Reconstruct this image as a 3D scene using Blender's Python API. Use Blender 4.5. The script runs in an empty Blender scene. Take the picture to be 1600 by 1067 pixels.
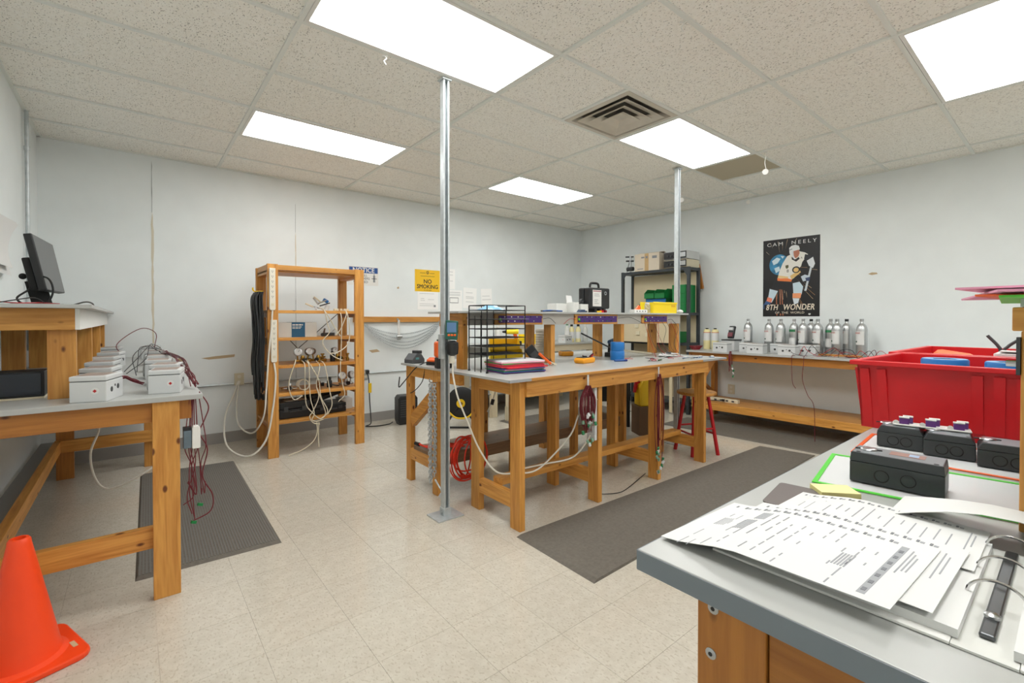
import bpy, bmesh, math, random
from mathutils import Vector, Matrix, Euler
rnd = random.Random(7)
SC = bpy.context.scene
COL = SC.collection
R = math.radians
CEIL = 2.698
# ------------------------------------------------------------------ camera
cd = bpy.data.cameras.new('camera'); cam = bpy.data.objects.new('camera', cd); COL.objects.link(cam)
cam.location = (0, 0, 1.2245)
cam.rotation_euler = (R(90) - 0.012, 0, -0.6829)
cd.sensor_width = 36; cd.lens = 726.1 / 1600 * 36
cd.shift_y = (506.8 - 533.5) / 1600
cd.clip_start = 0.02
SC.camera = cam
# ------------------------------------------------------------------ world, exposure
w = bpy.data.worlds.new('world'); SC.world = w; w.use_nodes = True
w.node_tree.nodes['Background'].inputs[0].default_value = (0.8, 0.85, 0.9, 1)
w.node_tree.nodes['Background'].inputs[1].default_value = 0.3
SC.view_settings.view_transform = 'Standard'; SC.view_settings.look = 'None'
SC.view_settings.exposure = 0.0; SC.view_settings.gamma = 1.0; SC.view_settings.use_curve_mapping = False
PANEL_STRENGTH = 11.6     # the fluorescent ceiling panels are the only lamps of the room

# ------------------------------------------------------------------ materials
def lin(c):
    c = c / 255.0
    return c / 12.92 if c <= 0.04045 else ((c + 0.055) / 1.055) ** 2.4
def rgb(h):
    return (lin(int(h[0:2], 16)), lin(int(h[2:4], 16)), lin(int(h[4:6], 16)))
MATS = {}
def nodes_of(m):
    return m.node_tree.nodes, m.node_tree.links
def mat(name, h, rough=0.5, metal=0.0, vary=0.0, scale=20.0, bump=0.0, spec=0.5, emit=0.0, alpha=1.0, trans=0.0, coat=0.0):
    if name in MATS: return MATS[name]
    m = bpy.data.materials.new(name); m.use_nodes = True
    N, L = nodes_of(m); b = N['Principled BSDF']
    c = rgb(h)
    b.inputs['Base Color'].default_value = (*c, 1); b.inputs['Roughness'].default_value = rough
    b.inputs['Metallic'].default_value = metal; b.inputs['Specular IOR Level'].default_value = spec
    b.inputs['Coat Weight'].default_value = coat
    if trans: b.inputs['Transmission Weight'].default_value = trans
    if alpha < 1: b.inputs['Alpha'].default_value = alpha
    if emit:
        b.inputs['Emission Color'].default_value = (*c, 1); b.inputs['Emission Strength'].default_value = emit
    if vary or bump:
        tc = N.new('ShaderNodeTexCoord'); n = N.new('ShaderNodeTexNoise'); n.inputs['Scale'].default_value = scale; n.inputs['Detail'].default_value = 4
        L.new(tc.outputs['Object'], n.inputs['Vector'])
        if vary:
            r = N.new('ShaderNodeValToRGB'); e = r.color_ramp.elements
            e[0].position = .3; e[1].position = .7
            e[0].color = (*[max(0, x * (1 - vary)) for x in c], 1); e[1].color = (*[min(1, x * (1 + vary)) for x in c], 1)
            L.new(n.outputs['Fac'], r.inputs['Fac']); L.new(r.outputs['Color'], b.inputs['Base Color'])
        if bump:
            bp = N.new('ShaderNodeBump'); bp.inputs['Strength'].default_value = bump; bp.inputs['Distance'].default_value = 0.002
            L.new(n.outputs['Fac'], bp.inputs['Height']); L.new(bp.outputs['Normal'], b.inputs['Normal'])
    MATS[name] = m
    return m
def wood(axis, tone='pine'):
    key = 'wood_%s_%s' % (tone, 'xyz'[axis])
    if key in MATS: return MATS[key]
    tones = {'pine': ('DCA04F', 'B87730', '683410'), 'deep': ('BC7C34', '9C6026', '5A3414'), 'dark': ('8E6E50', '75583E', '4A3524'), 'pale': ('E9DCC0', 'DCCBA6', 'B89F75')}  # dark: the same pine with shadow put into its colour
    a, bcol, k = [rgb(x) for x in tones[tone]]
    m = bpy.data.materials.new(key); m.use_nodes = True
    N, L = nodes_of(m); b = N['Principled BSDF']; b.inputs['Roughness'].default_value = 0.42
    tc = N.new('ShaderNodeTexCoord'); oi = N.new('ShaderNodeObjectInfo')
    off = N.new('ShaderNodeVectorMath'); off.operation = 'SCALE'; off.inputs[0].default_value = (7.3, 5.1, 3.7)
    L.new(oi.outputs['Random'], off.inputs['Scale'])
    ad = N.new('ShaderNodeVectorMath'); ad.operation = 'ADD'
    L.new(tc.outputs['Object'], ad.inputs[0]); L.new(off.outputs['Vector'], ad.inputs[1])
    mp = N.new('ShaderNodeMapping'); s = [16, 16, 16]; s[axis] = 1.1
    mp.inputs['Scale'].default_value = s
    L.new(ad.outputs['Vector'], mp.inputs['Vector'])
    n = N.new('ShaderNodeTexNoise'); n.inputs['Scale'].default_value = 2.2; n.inputs['Detail'].default_value = 5; n.inputs['Distortion'].default_value = 1.2
    L.new(mp.outputs['Vector'], n.inputs['Vector'])
    n2 = N.new('ShaderNodeTexNoise'); n2.inputs['Scale'].default_value = 9; n2.inputs['Detail'].default_value = 3
    L.new(mp.outputs['Vector'], n2.inputs['Vector'])
    mx0 = N.new('ShaderNodeMath'); mx0.operation = 'MULTIPLY_ADD'; mx0.inputs[1].default_value = .35; L.new(n2.outputs['Fac'], mx0.inputs[0]); L.new(n.outputs['Fac'], mx0.inputs[2])
    r = N.new('ShaderNodeValToRGB'); e = r.color_ramp.elements
    e[0].position = .42; e[0].color = (*bcol, 1); e[1].position = .85; e[1].color = (*a, 1)
    L.new(mx0.outputs[0], r.inputs['Fac'])
    # knots
    mk = N.new('ShaderNodeMapping'); s2 = [13, 13, 13]; s2[axis] = 7
    mk.inputs['Scale'].default_value = s2; L.new(ad.outputs['Vector'], mk.inputs['Vector'])
    v = N.new('ShaderNodeTexVoronoi'); v.inputs['Scale'].default_value = 1.0; L.new(mk.outputs['Vector'], v.inputs['Vector'])
    rk = N.new('ShaderNodeValToRGB'); ek = rk.color_ramp.elements
    ek[0].position = .08; ek[0].color = (1, 1, 1, 1); ek[1].position = .14; ek[1].color = (0, 0, 0, 1)
    L.new(v.outputs['Distance'], rk.inputs['Fac'])
    mix = N.new('ShaderNodeMix'); mix.data_type = 'RGBA'
    L.new(rk.outputs['Color'], mix.inputs['Factor']); L.new(r.outputs['Color'], mix.inputs['A']); mix.inputs['B'].default_value = (*k, 1)
    hv = N.new('ShaderNodeHueSaturation'); mr = N.new('ShaderNodeMapRange'); mr.inputs['To Min'].default_value = .84; mr.inputs['To Max'].default_value = 1.1
    L.new(oi.outputs['Random'], mr.inputs['Value']); L.new(mr.outputs['Result'], hv.inputs['Value'])
    L.new(mix.outputs['Result'], hv.inputs['Color']); L.new(hv.outputs['Color'], b.inputs['Base Color'])
    bp = N.new('ShaderNodeBump'); bp.inputs['Strength'].default_value = .15; bp.inputs['Distance'].default_value = .001
    L.new(n2.outputs['Fac'], bp.inputs['Height']); L.new(bp.outputs['Normal'], b.inputs['Normal'])
    MATS[key] = m
    return m
def speckle(name, h0, h1, h2, rough, s1, s2, thr=.14, bump=.0, random_tone=0.0):
    """mottled base with small darker flecks: vinyl floor tile, mineral ceiling tile"""
    m = bpy.data.materials.new(name); m.use_nodes = True
    N, L = nodes_of(m); b = N['Principled BSDF']; b.inputs['Roughness'].default_value = rough
    g = N.new('ShaderNodeNewGeometry')
    n = N.new('ShaderNodeTexNoise'); n.inputs['Scale'].default_value = s1; n.inputs['Detail'].default_value = 5; n.inputs['Roughness'].default_value = .7
    L.new(g.outputs['Position'], n.inputs['Vector'])
    r = N.new('ShaderNodeValToRGB'); e = r.color_ramp.elements
    e[0].position = .38; e[0].color = (*rgb(h1), 1); e[1].position = .62; e[1].color = (*rgb(h0), 1)
    L.new(n.outputs['Fac'], r.inputs['Fac'])
    v = N.new('ShaderNodeTexNoise'); v.inputs['Scale'].default_value = s2; v.inputs['Detail'].default_value = 2
    mp = N.new('ShaderNodeMapping'); mp.inputs['Scale'].default_value = (1, .55, 1); mp.inputs['Rotation'].default_value = (0, 0, .6)
    L.new(g.outputs['Position'], mp.inputs['Vector']); L.new(mp.outputs['Vector'], v.inputs['Vector'])
    rk = N.new('ShaderNodeValToRGB'); ek = rk.color_ramp.elements
    ek[0].position = thr; ek[0].color = (1, 1, 1, 1); ek[1].position = thr + .06; ek[1].color = (0, 0, 0, 1)
    L.new(v.outputs['Fac'], rk.inputs['Fac'])
    mix = N.new('ShaderNodeMix'); mix.data_type = 'RGBA'
    L.new(rk.outputs['Color'], mix.inputs['Factor']); L.new(r.outputs['Color'], mix.inputs['A']); mix.inputs['B'].default_value = (*rgb(h2), 1)
    out = mix.outputs['Result']
    if random_tone:
        oi = N.new('ShaderNodeObjectInfo'); hv = N.new('ShaderNodeHueSaturation'); mr = N.new('ShaderNodeMapRange')
        mr.inputs['To Min'].default_value = 1 - random_tone; mr.inputs['To Max'].default_value = 1 + random_tone
        L.new(oi.outputs['Random'], mr.inputs['Value']); L.new(mr.outputs['Result'], hv.inputs['Value']); L.new(out, hv.inputs['Color']); out = hv.outputs['Color']
    L.new(out, b.inputs['Base Color'])
    if bump:
        bp = N.new('ShaderNodeBump'); bp.inputs['Strength'].default_value = bump; bp.inputs['Distance'].default_value = .003; bp.invert = True
        L.new(rk.outputs['Color'], bp.inputs['Height']); L.new(bp.outputs['Normal'], b.inputs['Normal'])
    MATS[name] = m
    return m
M_WALL = mat('wall_paint', 'EBF0F0', .55, vary=.03, scale=3, bump=.04)
M_FLOOR = speckle('vinyl_floor', 'CFC8BA', 'C6BEAF', 'BCB3A3', .13, 22, 120, .37, 0, .015)
M_JOINT = mat('floor_joint', 'AFA696', .7)
M_CTILE = speckle('ceiling_tile', 'FCFAF3', 'F6F3EA', '9C978F', .9, 40, 170, .325, .15, .012)
M_TBAR = mat('grid_bar', 'E8EAE4', .5)
M_LAM = mat('grey_laminate', 'B4B5B2', .32, vary=.04, scale=6)
M_LAMEDGE = mat('grey_laminate_edge', 'A3A6A7', .4)
M_BLACK = mat('black_plastic', '1C1D1F', .45)
M_BLACKM = mat('black_matt', '151515', .7)
M_DARK = mat('dark_grey_plastic', '3E4042', .5)
M_RUBBER = mat('mat_rubber', '69635A', .75, vary=.12, scale=60, bump=.15)
M_GALV = mat('galvanised_steel', 'C4CACC', .42, .55, vary=.10, scale=30)
M_STEEL = mat('steel', 'B9BBBC', .28, 1.0)
M_ALU = mat('brushed_aluminium', 'C9CBCC', .32, .9, vary=.04, scale=40)
M_CHROME = mat('chrome', 'D8D8D8', .12, 1.0)
M_BRASS = mat('brass', 'B58F45', .35, 1.0)
M_WHITE = mat('white_plastic', 'E9E8E3', .4)
M_PAPER = mat('paper', 'E0E0DE', .8)
M_PAPER2 = mat('paper_greyish', 'DCDCD7', .8)  # slightly greyer paper for cartons, pages and some sheets
M_PRINT = mat('grey_print', '8B8D90', .8)
M_PRINTL = mat('light_print', 'BFC0C2', .8)
M_CREAM = mat('cream_plastic', 'DDD3B8', .45)
M_IVORY = mat('ivory_strip', 'E8E2D2', .4)
M_GBOX = mat('light_grey_box', 'D2D4D4', .45)
M_ORANGE = mat('orange_plastic', 'F0661E', .4)
M_CONE = mat('cone_orange', 'FF4A16', .42, vary=.05, scale=5)
M_RED = mat('red_plastic', 'D0101A', .38, vary=.06, scale=6)
M_REDP = mat('red_paint', 'B4121B', .4)
M_BLUE = mat('blue_plastic', '1F74BE', .4)
M_YEL = mat('yellow_plastic', 'F2C81A', .42)
M_YELB = mat('yellow_bright', 'FFE01E', .42)
M_GREEN = mat('green_plastic', '0F7A3C', .42)
M_PURPLE = mat('purple_board', '4B2A78', .4)
M_MAROON = mat('maroon_wire', '6B1A26', .5)
M_TEAL = mat('teal_housing', '1D5A4C', .45)
M_TUBE = mat('clear_hose', 'D9CFB8', .3)
M_CORDW = mat('white_cord', 'E4E0D4', .5)
M_OCORD = mat('orange_cord', 'E8391E', .45)
M_SCREEN = mat('screen_dark', '4A4C4E', .35)
M_LCD = mat('lcd_blue', '5C7FA8', .3)
M_BASEB = mat('baseboard_vinyl', 'A29F9B', .5)
M_CARD = mat('cardboard', 'C9A878', .8, vary=.06, scale=12)
M_LABELG = mat('green_print', '2E7F52', .6)
M_LABELR = mat('red_print', 'C0463A', .6)
M_PINK = mat('pink_vinyl', 'F4A6C4', .4)
M_LIME = mat('lime_vinyl', '58D23C', .4)
M_FOLDER_O = mat('orange_vinyl', 'F26A32', .4)

# ------------------------------------------------------------------ mesh helpers
def catmull(pts, n=6, closed=False):
    P = [Vector(p) for p in pts]
    if len(P) < 3: return P
    out = []
    k = len(P)
    for i in range(k if closed else k - 1):
        a = P[(i - 1) % k] if (closed or i > 0) else P[0] * 2 - P[1]
        b = P[i]; c = P[(i + 1) % k]
        d = P[(i + 2) % k] if (closed or i + 2 < k) else P[-1] * 2 - P[-2]
        for j in range(n):
            t = j / n
            out.append(.5 * ((2 * b) + (c - a) * t + (2 * a - 5 * b + 4 * c - d) * t * t + (3 * b - a - 3 * c + d) * t ** 3))
    if not closed: out.append(P[-1])
    return out
class MB:
    def __init__(s): s.v = []; s.f = []; s.m = []
    def add(s, vs, fs, mi=0):
        o = len(s.v); s.v += [tuple(p) for p in vs]
        s.f += [tuple(i + o for i in f) for f in fs]; s.m += [mi] * len(fs); return s
    def hexa(s, p, mi=0):
        return s.add(p, [(0, 3, 2, 1), (4, 5, 6, 7), (0, 1, 5, 4), (1, 2, 6, 5), (2, 3, 7, 6), (3, 0, 4, 7)], mi)
    def box(s, x0, x1, y0, y1, z0, z1, mi=0):
        return s.hexa([(x0, y0, z0), (x1, y0, z0), (x1, y1, z0), (x0, y1, z0), (x0, y0, z1), (x1, y0, z1), (x1, y1, z1), (x0, y1, z1)], mi)
    def obox(s, c, size, rot=(0, 0, 0), mi=0):
        q = Euler(rot).to_matrix(); c = Vector(c); a, b, d = [t / 2 for t in size]
        return s.hexa([c + q @ Vector(p) for p in [(-a, -b, -d), (a, -b, -d), (a, b, -d), (-a, b, -d), (-a, -b, d), (a, -b, d), (a, b, d), (-a, b, d)]], mi)
    def bar(s, p0, p1, w, h, mi=0, up=(0, 0, 1)):
        p0 = Vector(p0); p1 = Vector(p1); d = (p1 - p0).normalized(); u = Vector(up)
        sd = d.cross(u).normalized() * (w / 2); n = sd.cross(d).normalized() * (h / 2)
        return s.hexa([p0 - sd - n, p0 + sd - n, p1 + sd - n, p1 - sd - n, p0 - sd + n, p0 + sd + n, p1 + sd + n, p1 - sd + n], mi)
    def cyl(s, p0, p1, r0, r1=None, n=14, mi=0, cap=True):
        if r1 is None: r1 = r0
        p0 = Vector(p0); p1 = Vector(p1); d = (p1 - p0).normalized()
        a = d.orthogonal().normalized(); b = d.cross(a)
        vs = []
        for p, r in ((p0, r0), (p1, r1)):
            for i in range(n):
                t = 2 * math.pi * i / n; vs.append(p + (a * math.cos(t) + b * math.sin(t)) * r)
        fs = [(i, (i + 1) % n, n + (i + 1) % n, n + i) for i in range(n)]
        if cap: fs += [tuple(range(n - 1, -1, -1)), tuple(range(n, 2 * n))]
        return s.add(vs, fs, mi)
    def tube(s, pts, r, n=6, mi=0, closed=False, smooth=6):
        P = catmull(pts, smooth, closed) if smooth else [Vector(p) for p in pts]
        P = [p for i, p in enumerate(P) if i == 0 or (p - P[i - 1]).length > 1e-6]
        k = len(P); vs = []; a = None
        for i, p in enumerate(P):
            if closed: d = P[(i + 1) % k] - P[i - 1]
            else: d = P[min(i + 1, k - 1)] - P[max(i - 1, 0)]
            if d.length < 1e-9: d = Vector((0, 0, 1))
            d.normalize()
            if a is None: a = d.orthogonal().normalized()
            a = a - d * a.dot(d)
            if a.length < 1e-6: a = d.orthogonal()
            a.normalize(); b = d.cross(a)
            for j in range(n):
                t = 2 * math.pi * j / n; vs.append(p + (a * math.cos(t) + b * math.sin(t)) * r)
        fs = []
        for i in range(k if closed else k - 1):
            o, q = i * n, ((i + 1) % k) * n
            fs += [(o + j, o + (j + 1) % n, q + (j + 1) % n, q + j) for j in range(n)]
        if not closed: fs += [tuple(range(n - 1, -1, -1)), tuple(range((k - 1) * n, k * n))]
        return s.add(vs, fs, mi)
    def lathe(s, prof, c=(0, 0, 0), n=20, mi=0, M=None, cap=True):
        vs = []
        for r, z in prof:
            for i in range(n):
                t = 2 * math.pi * i / n; p = Vector((r * math.cos(t), r * math.sin(t), z))
                if M: p = M @ p
                vs.append(p + Vector(c))
        fs = []
        for k in range(len(prof) - 1):
            fs += [(k * n + i, k * n + (i + 1) % n, (k + 1) * n + (i + 1) % n, (k + 1) * n + i) for i in range(n)]
        if cap:
            fs += [tuple(range(n - 1, -1, -1)), tuple(range((len(prof) - 1) * n, len(prof) * n))]
        return s.add(vs, fs, mi)
    def sphere(s, c, r, n=12, mi=0, sz=1.0):
        return s.lathe([(max(1e-4, r * math.sin(math.pi * k / 8)), -r * sz * math.cos(math.pi * k / 8)) for k in range(9)], c, n, mi)
    def prism(s, poly, d, mi=0):
        n = len(poly); d = Vector(d); vs = [Vector(p) for p in poly] + [Vector(p) + d for p in poly]
        return s.add(vs, [tuple(range(n - 1, -1, -1)), tuple(range(n, 2 * n))] + [(i, (i + 1) % n, n + (i + 1) % n, n + i) for i in range(n)], mi)
    def build(s, name, mats, parent=None, loc=(0, 0, 0), rot=(0, 0, 0), smooth=False, bevel=0.0, fix=True):
        me = bpy.data.meshes.new(name); me.from_pydata(s.v, [], s.f)
        if not isinstance(mats, (list, tuple)): mats = [mats]
        for m in mats: me.materials.append(m)
        if len(mats) > 1: me.polygons.foreach_set('material_index', s.m)
        if fix:
            bm = bmesh.new(); bm.from_mesh(me); bmesh.ops.recalc_face_normals(bm, faces=bm.faces); bm.to_mesh(me); bm.free()
        if smooth:
            me.shade_smooth(); me.set_sharp_from_angle(angle=R(42))
        me.update()
        o = bpy.data.objects.new(name, me); COL.objects.link(o)
        o.location = loc; o.rotation_euler = rot
        if parent: o.parent = parent
        if bevel:
            md = o.modifiers.new('bevel', 'BEVEL'); md.width = bevel; md.segments = 2; md.limit_method = 'ANGLE'; md.angle_limit = R(50)
        return o
def tag(o, label=None, cat=None, group=None, kind=None):
    if label: o['label'] = label
    if cat: o['category'] = cat
    if group: o['group'] = group
    if kind: o['kind'] = kind
    return o
def thing(name, label, cat, loc=(0, 0, 0), rz=0, group=None, rot=None):
    o = bpy.data.objects.new(name, None); COL.objects.link(o); o.empty_display_size = .05
    o.location = loc; o.rotation_euler = rot if rot else (0, 0, rz)
    return tag(o, label, cat, group)
def board(name, b, parent, tone='pine', bevel=.002):
    x0, x1, y0, y1, z0, z1 = b
    d = [x1 - x0, y1 - y0, z1 - z0]; ax = d.index(max(d))
    return MB().box(*b).build(name, wood(ax, tone), parent, bevel=bevel)
def beam(name, p0, p1, w, h, parent, tone='pine', ax=None, up=(0, 0, 1)):
    d = [abs(a - b) for a, b in zip(p0, p1)]
    return MB().bar(p0, p1, w, h, up=up).build(name, wood(ax if ax is not None else d.index(max(d)), tone), parent, bevel=.002)
def copy_tree(o, parent=None):
    c = o.copy(); COL.objects.link(c); c.parent = parent
    for ch in list(o.children): copy_tree(ch, c)
    return c
def place(proto, i, loc, rz, label, group=None):
    o = proto if i == 0 else copy_tree(proto)
    o.location = loc; o.rotation_euler = (0, 0, rz); o['label'] = label
    if group: o['group'] = group
    return o
def text(s, size, m, parent, loc, rot=(0, 0, 0), name='lettering', shear=0.0, align='CENTER', sx=1.0, ext=.0003, bold=0.0, track=1.0):
    c = bpy.data.curves.new(name, 'FONT'); c.body = s; c.size = size; c.extrude = ext; c.align_x = align; c.align_y = 'CENTER'
    c.shear = shear; c.offset = bold; c.space_character = track; c.resolution_u = 3
    t = bpy.data.objects.new(name, c); COL.objects.link(t)
    dg = bpy.context.evaluated_depsgraph_get(); me = bpy.data.meshes.new_from_object(t.evaluated_get(dg))
    bpy.data.objects.remove(t); bpy.data.curves.remove(c)
    me.materials.clear(); me.materials.append(m)
    o = bpy.data.objects.new(name, me); COL.objects.link(o); o.parent = parent; o.location = loc; o.rotation_euler = rot; o.scale = (sx, 1, 1)
    return o
def btext(s, size, m, parent, loc, d, **k):
    """bold lettering: the same word laid down with small shifts"""
    for i, (a, b) in enumerate(((0, 0), (d, 0), (-d, 0), (0, d), (0, -d))):
        text(s, size, m, parent, (loc[0] + a, loc[1] + b, loc[2] + .00003 * i), **k)
def flat(pts, z, m, parent, name='print', t=.0004):
    return MB().prism([(x, y, z) for x, y in pts], (0, 0, t)).build(name, m, parent)
def rect(x0, x1, y0, y1): return [(x0, y0), (x1, y0), (x1, y1), (x0, y1)]
def ell(cx, cy, rx, ry, n=24): return [(cx + rx * math.cos(2 * math.pi * i / n), cy + ry * math.sin(2 * math.pi * i / n)) for i in range(n)]
BACKW = (R(90), 0, 0)            # local x along +x, local y up, facing the room from the back wall
RIGHTW = (R(90), 0, R(-90))      # same on the right wall
LEFTW = (R(90), 0, R(90))
# ================================================================== the room
XL, XR, YB, YF = -0.60, 5.86, 5.35, -3.0
def wall(name, b):
    o = MB().box(*b).build(name, M_WALL); tag(o, kind='structure'); return o
w_back = wall('wall_back', (XL - .1, XR + .1, YB, YB + .1, 0, CEIL + .1))
w_right = wall('wall_right', (XR, XR + .1, YF, YB, 0, CEIL + .1))
w_left = wall('wall_left', (XL - .1, XL, YF, YB, 0, CEIL + .1))
w_front = wall('wall_front', (XL - .1, XR + .1, YF - .1, YF, 0, CEIL + .1))
for nm, b in (('baseboard_back', (XL, XR, YB - .008, YB - .0005, 0, .105)), ('baseboard_right', (XR - .008, XR - .0005, YF, YB - .008, 0, .105)), ('baseboard_left', (XL + .0005, XL + .008, YF, YB - .008, 0, .105))):
    tag(MB().box(*b).build(nm, M_BASEB), kind='structure')
# floor: vinyl tiles one foot square
U = 0.6096; TL = 0.3048
fl = MB().box(XL, XR, YF, YB, -.06, -.0015).build('floor', M_JOINT); tag(fl, kind='structure')
tiles = []
nx0 = math.floor((XL - .06) / TL); ny0 = math.floor((YF - .05) / TL)
fx, fy = math.sin(.6829), math.cos(.6829)
i = nx0
while .06 + i * TL < XR:
    j = ny0
    while .05 + j * TL < YB:
        x0 = max(XL, .06 + i * TL); x1 = min(XR, .06 + (i + 1) * TL); y0 = max(YF, .05 + j * TL); y1 = min(YB, .05 + (j + 1) * TL)
        if x1 - x0 > .005 and y1 - y0 > .005:
            cx, cy = (x0 + x1) / 2, (y0 + y1) / 2; dep = cx * fx + cy * fy; lat = cx * fy - cy * fx
            seen = dep > 1.3 and abs(lat) / dep < 1.15
            tiles.append((0 if seen else 1, cx * cx + cy * cy, x0, x1, y0, y1))
        j += 1
    i += 1
tiles.sort()
rest = MB(); full = None; G = .0005
for k, (sn, d, x0, x1, y0, y1) in enumerate(tiles):
    if k < 280 and sn == 0:
        w_, h_ = x1 - x0, y1 - y0
        if abs(w_ - TL) < 1e-4 and abs(h_ - TL) < 1e-4:
            if full is None:
                full = MB().box(-TL / 2 + G, TL / 2 - G, -TL / 2 + G, TL / 2 - G, -.0025, 0).build('floor_tile', M_FLOOR, fl); o = full
            else:
                o = full.copy(); COL.objects.link(o)
            o.location = ((x0 + x1) / 2, (y0 + y1) / 2, 0)
        else:
            MB().box(x0 + G, x1 - G, y0 + G, y1 - G, -.0025, 0).build('floor_tile', M_FLOOR, fl)
    else:
        rest.box(x0 + G, x1 - G, y0 + G, y1 - G, -.0025, 0)
o = rest.build('floor_tile_field', M_FLOOR, fl); o['kind'] = 'stuff'
# ceiling: T-bar grid, mineral tiles, lights
GX = lambda a: 1.8688 + a * U
GY = lambda b: 2.4635 - b * U
ce = MB().box(XL, XR, YF, YB, CEIL + .05, CEIL + .12).build('ceiling', mat('plenum', '8C8A86', .9)); tag(ce, kind='structure')
xs = [XL] + [GX(a) for a in (-2, 0, 2, 4, 6)] + [XR]
ys = [YB] + [GY(b) for b in range(-4, 9)] + [YF]
for y in ys[1:-1]: MB().box(XL, XR, y - .012, y + .012, CEIL - .0002, CEIL + .02).build('grid_bar', M_TBAR, ce)
for x in xs[1:-1]: MB().box(x - .012, x + .012, YF, YB, CEIL - .0012, CEIL + .018).build('grid_bar', M_TBAR, ce)
for x in (GX(1), GX(5)): MB().box(x - .012, x + .012, GY(1), GY(0), CEIL - .0007, CEIL + .019).build('grid_bar', M_TBAR, ce)
for b in ((XL, XR, YB - .02, YB - .0005), (XL, XL + .02, YF, YB), (XR - .02, XR, YF, YB)):
    MB().box(b[0], b[1], b[2], b[3], CEIL - .001, CEIL + .015).build('edge_trim', M_TBAR, ce)
LIGHTS = [(a, b) for b in (-3, 0, 3, 6) for a in (-2, 2)]
M_TAN = mat('plain_tile', 'BEB49C', .7)
protos = {}
for xi in range(len(xs) - 1):
    for yi in range(len(ys) - 1):
        x0, x1, y1, y0 = xs[xi], xs[xi + 1], ys[yi], ys[yi + 1]
        a = round((x0 - 1.8688) / U, 2); b = round((2.4635 - y1) / U, 2)
        if (a, b) in LIGHTS: continue
        spans = [(x0, x1, M_CTILE)]
        if b == 0 and a == 0: spans = [(x0, GX(1), M_CTILE)]
        if b == 0 and a == 4: spans = [(x0, GX(5), M_TAN), (GX(5), x1, M_CTILE)]
        for s0, s1, m_ in spans:
            w_, h_ = s1 - s0 - .004, y1 - y0 - .004
            key = (round(w_, 3), round(h_, 3), m_.name)
            if key in protos: o = protos[key].copy(); COL.objects.link(o)
            else: o = protos[key] = MB().box(-w_ / 2, w_ / 2, -h_ / 2, h_ / 2, 0, .014).build('ceiling_tile', m_, ce)
            o.location = ((s0 + s1) / 2, (y0 + y1) / 2, CEIL + .009 + rnd.random() * .002)
# ---- ceiling lights
M_DIFF = mat('light_diffuser', 'FFFFFF', .5)
_b = M_DIFF.node_tree.nodes['Principled BSDF']; _b.inputs['Emission Color'].default_value = (.98, .99, .975, 1); _b.inputs['Emission Strength'].default_value = PANEL_STRENGTH
ltag = {(-2, -3): 'lit fluorescent ceiling panel above the wooden storage rack', (2, -3): 'small far lit ceiling panel left of the second steel post', (-2, 0): 'large lit ceiling panel touching the near steel post',
        (2, 0): 'lit ceiling panel between the air vent and the second steel post', (2, 3): 'lit ceiling panel at the top right over the red bins',
        (-2, 3): 'lit ceiling panel directly over the traffic cone aisle', (-2, 6): 'lit ceiling panel behind the viewer on the left', (2, 6): 'lit ceiling panel behind the viewer on the right'}
W2, H2 = U - .014, U / 2 - .014
lp = None
for k, (a, b) in enumerate(LIGHTS):
    if lp is None:
        lp = thing('ceiling_light', '', 'ceiling light', group='recessed ceiling lights')
        f = MB()
        for x0, x1, y0, y1 in ((-W2, W2, -H2, -H2 + .02), (-W2, W2, H2 - .02, H2), (-W2, -W2 + .02, -H2 + .02, H2 - .02), (W2 - .02, W2, -H2 + .02, H2 - .02)):
            f.box(x0, x1, y0, y1, -.001, .03)
        f.build('frame', M_WHITE, lp)
        MB().box(-W2 + .02, W2 - .02, -H2 + .02, H2 - .02, .004, .012).build('diffuser', M_DIFF, lp)
        MB().box(-W2, W2, -H2, H2, .03, .04).build('housing', M_WHITE, lp)
        o = lp
    else: o = copy_tree(lp)
    o.location = (GX(a + 1), GY(b + .5), CEIL); o['label'] = ltag[(a, b)]
# ---- air vent
av = thing('air_vent', 'square four-way air diffuser set in the ceiling grid', 'vent', (GX(1.5), GY(.5), CEIL))
M_VENT = mat('vent_enamel', 'CFC8BA', .45, vary=.05, scale=8)
def ring(mb, r0, z0, r1, z1):
    p = [(-1, -1), (1, -1), (1, 1), (-1, 1)]
    vs = [(x * r0, y * r0, z0) for x, y in p] + [(x * r1, y * r1, z1) for x, y in p]
    vs += [(x * r0, y * r0, z0 + .004) for x, y in p] + [(x * r1, y * r1, z1 + .004) for x, y in p]
    fs = []
    for i_ in range(4):
        j_ = (i_ + 1) % 4
        fs += [(i_, j_, 4 + j_, 4 + i_), (8 + i_, 12 + i_, 12 + j_, 8 + j_), (i_, 8 + i_, 8 + j_, j_), (4 + i_, 4 + j_, 12 + j_, 12 + i_)]
    mb.add(vs, fs)
f = MB(); ring(f, .290, -.001, .255, -.004); ring(f, .255, -.004, .235, .045); f.build('frame', M_VENT, av)
for r0, r1, z in ((.222, .150, -.008), (.158, .090, -.013), (.098, .045, -.018)):
    f = MB(); ring(f, r0, z, r1, z + .030); f.build('louver', M_VENT, av)
MB().box(-.046, .046, -.046, .046, .009, .013).build('centre_plate', M_VENT, av)
MB().box(-.29, .29, -.29, .29, .044, .046).build('duct_box', mat('duct_lining', '77726A', .8), av)
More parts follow.
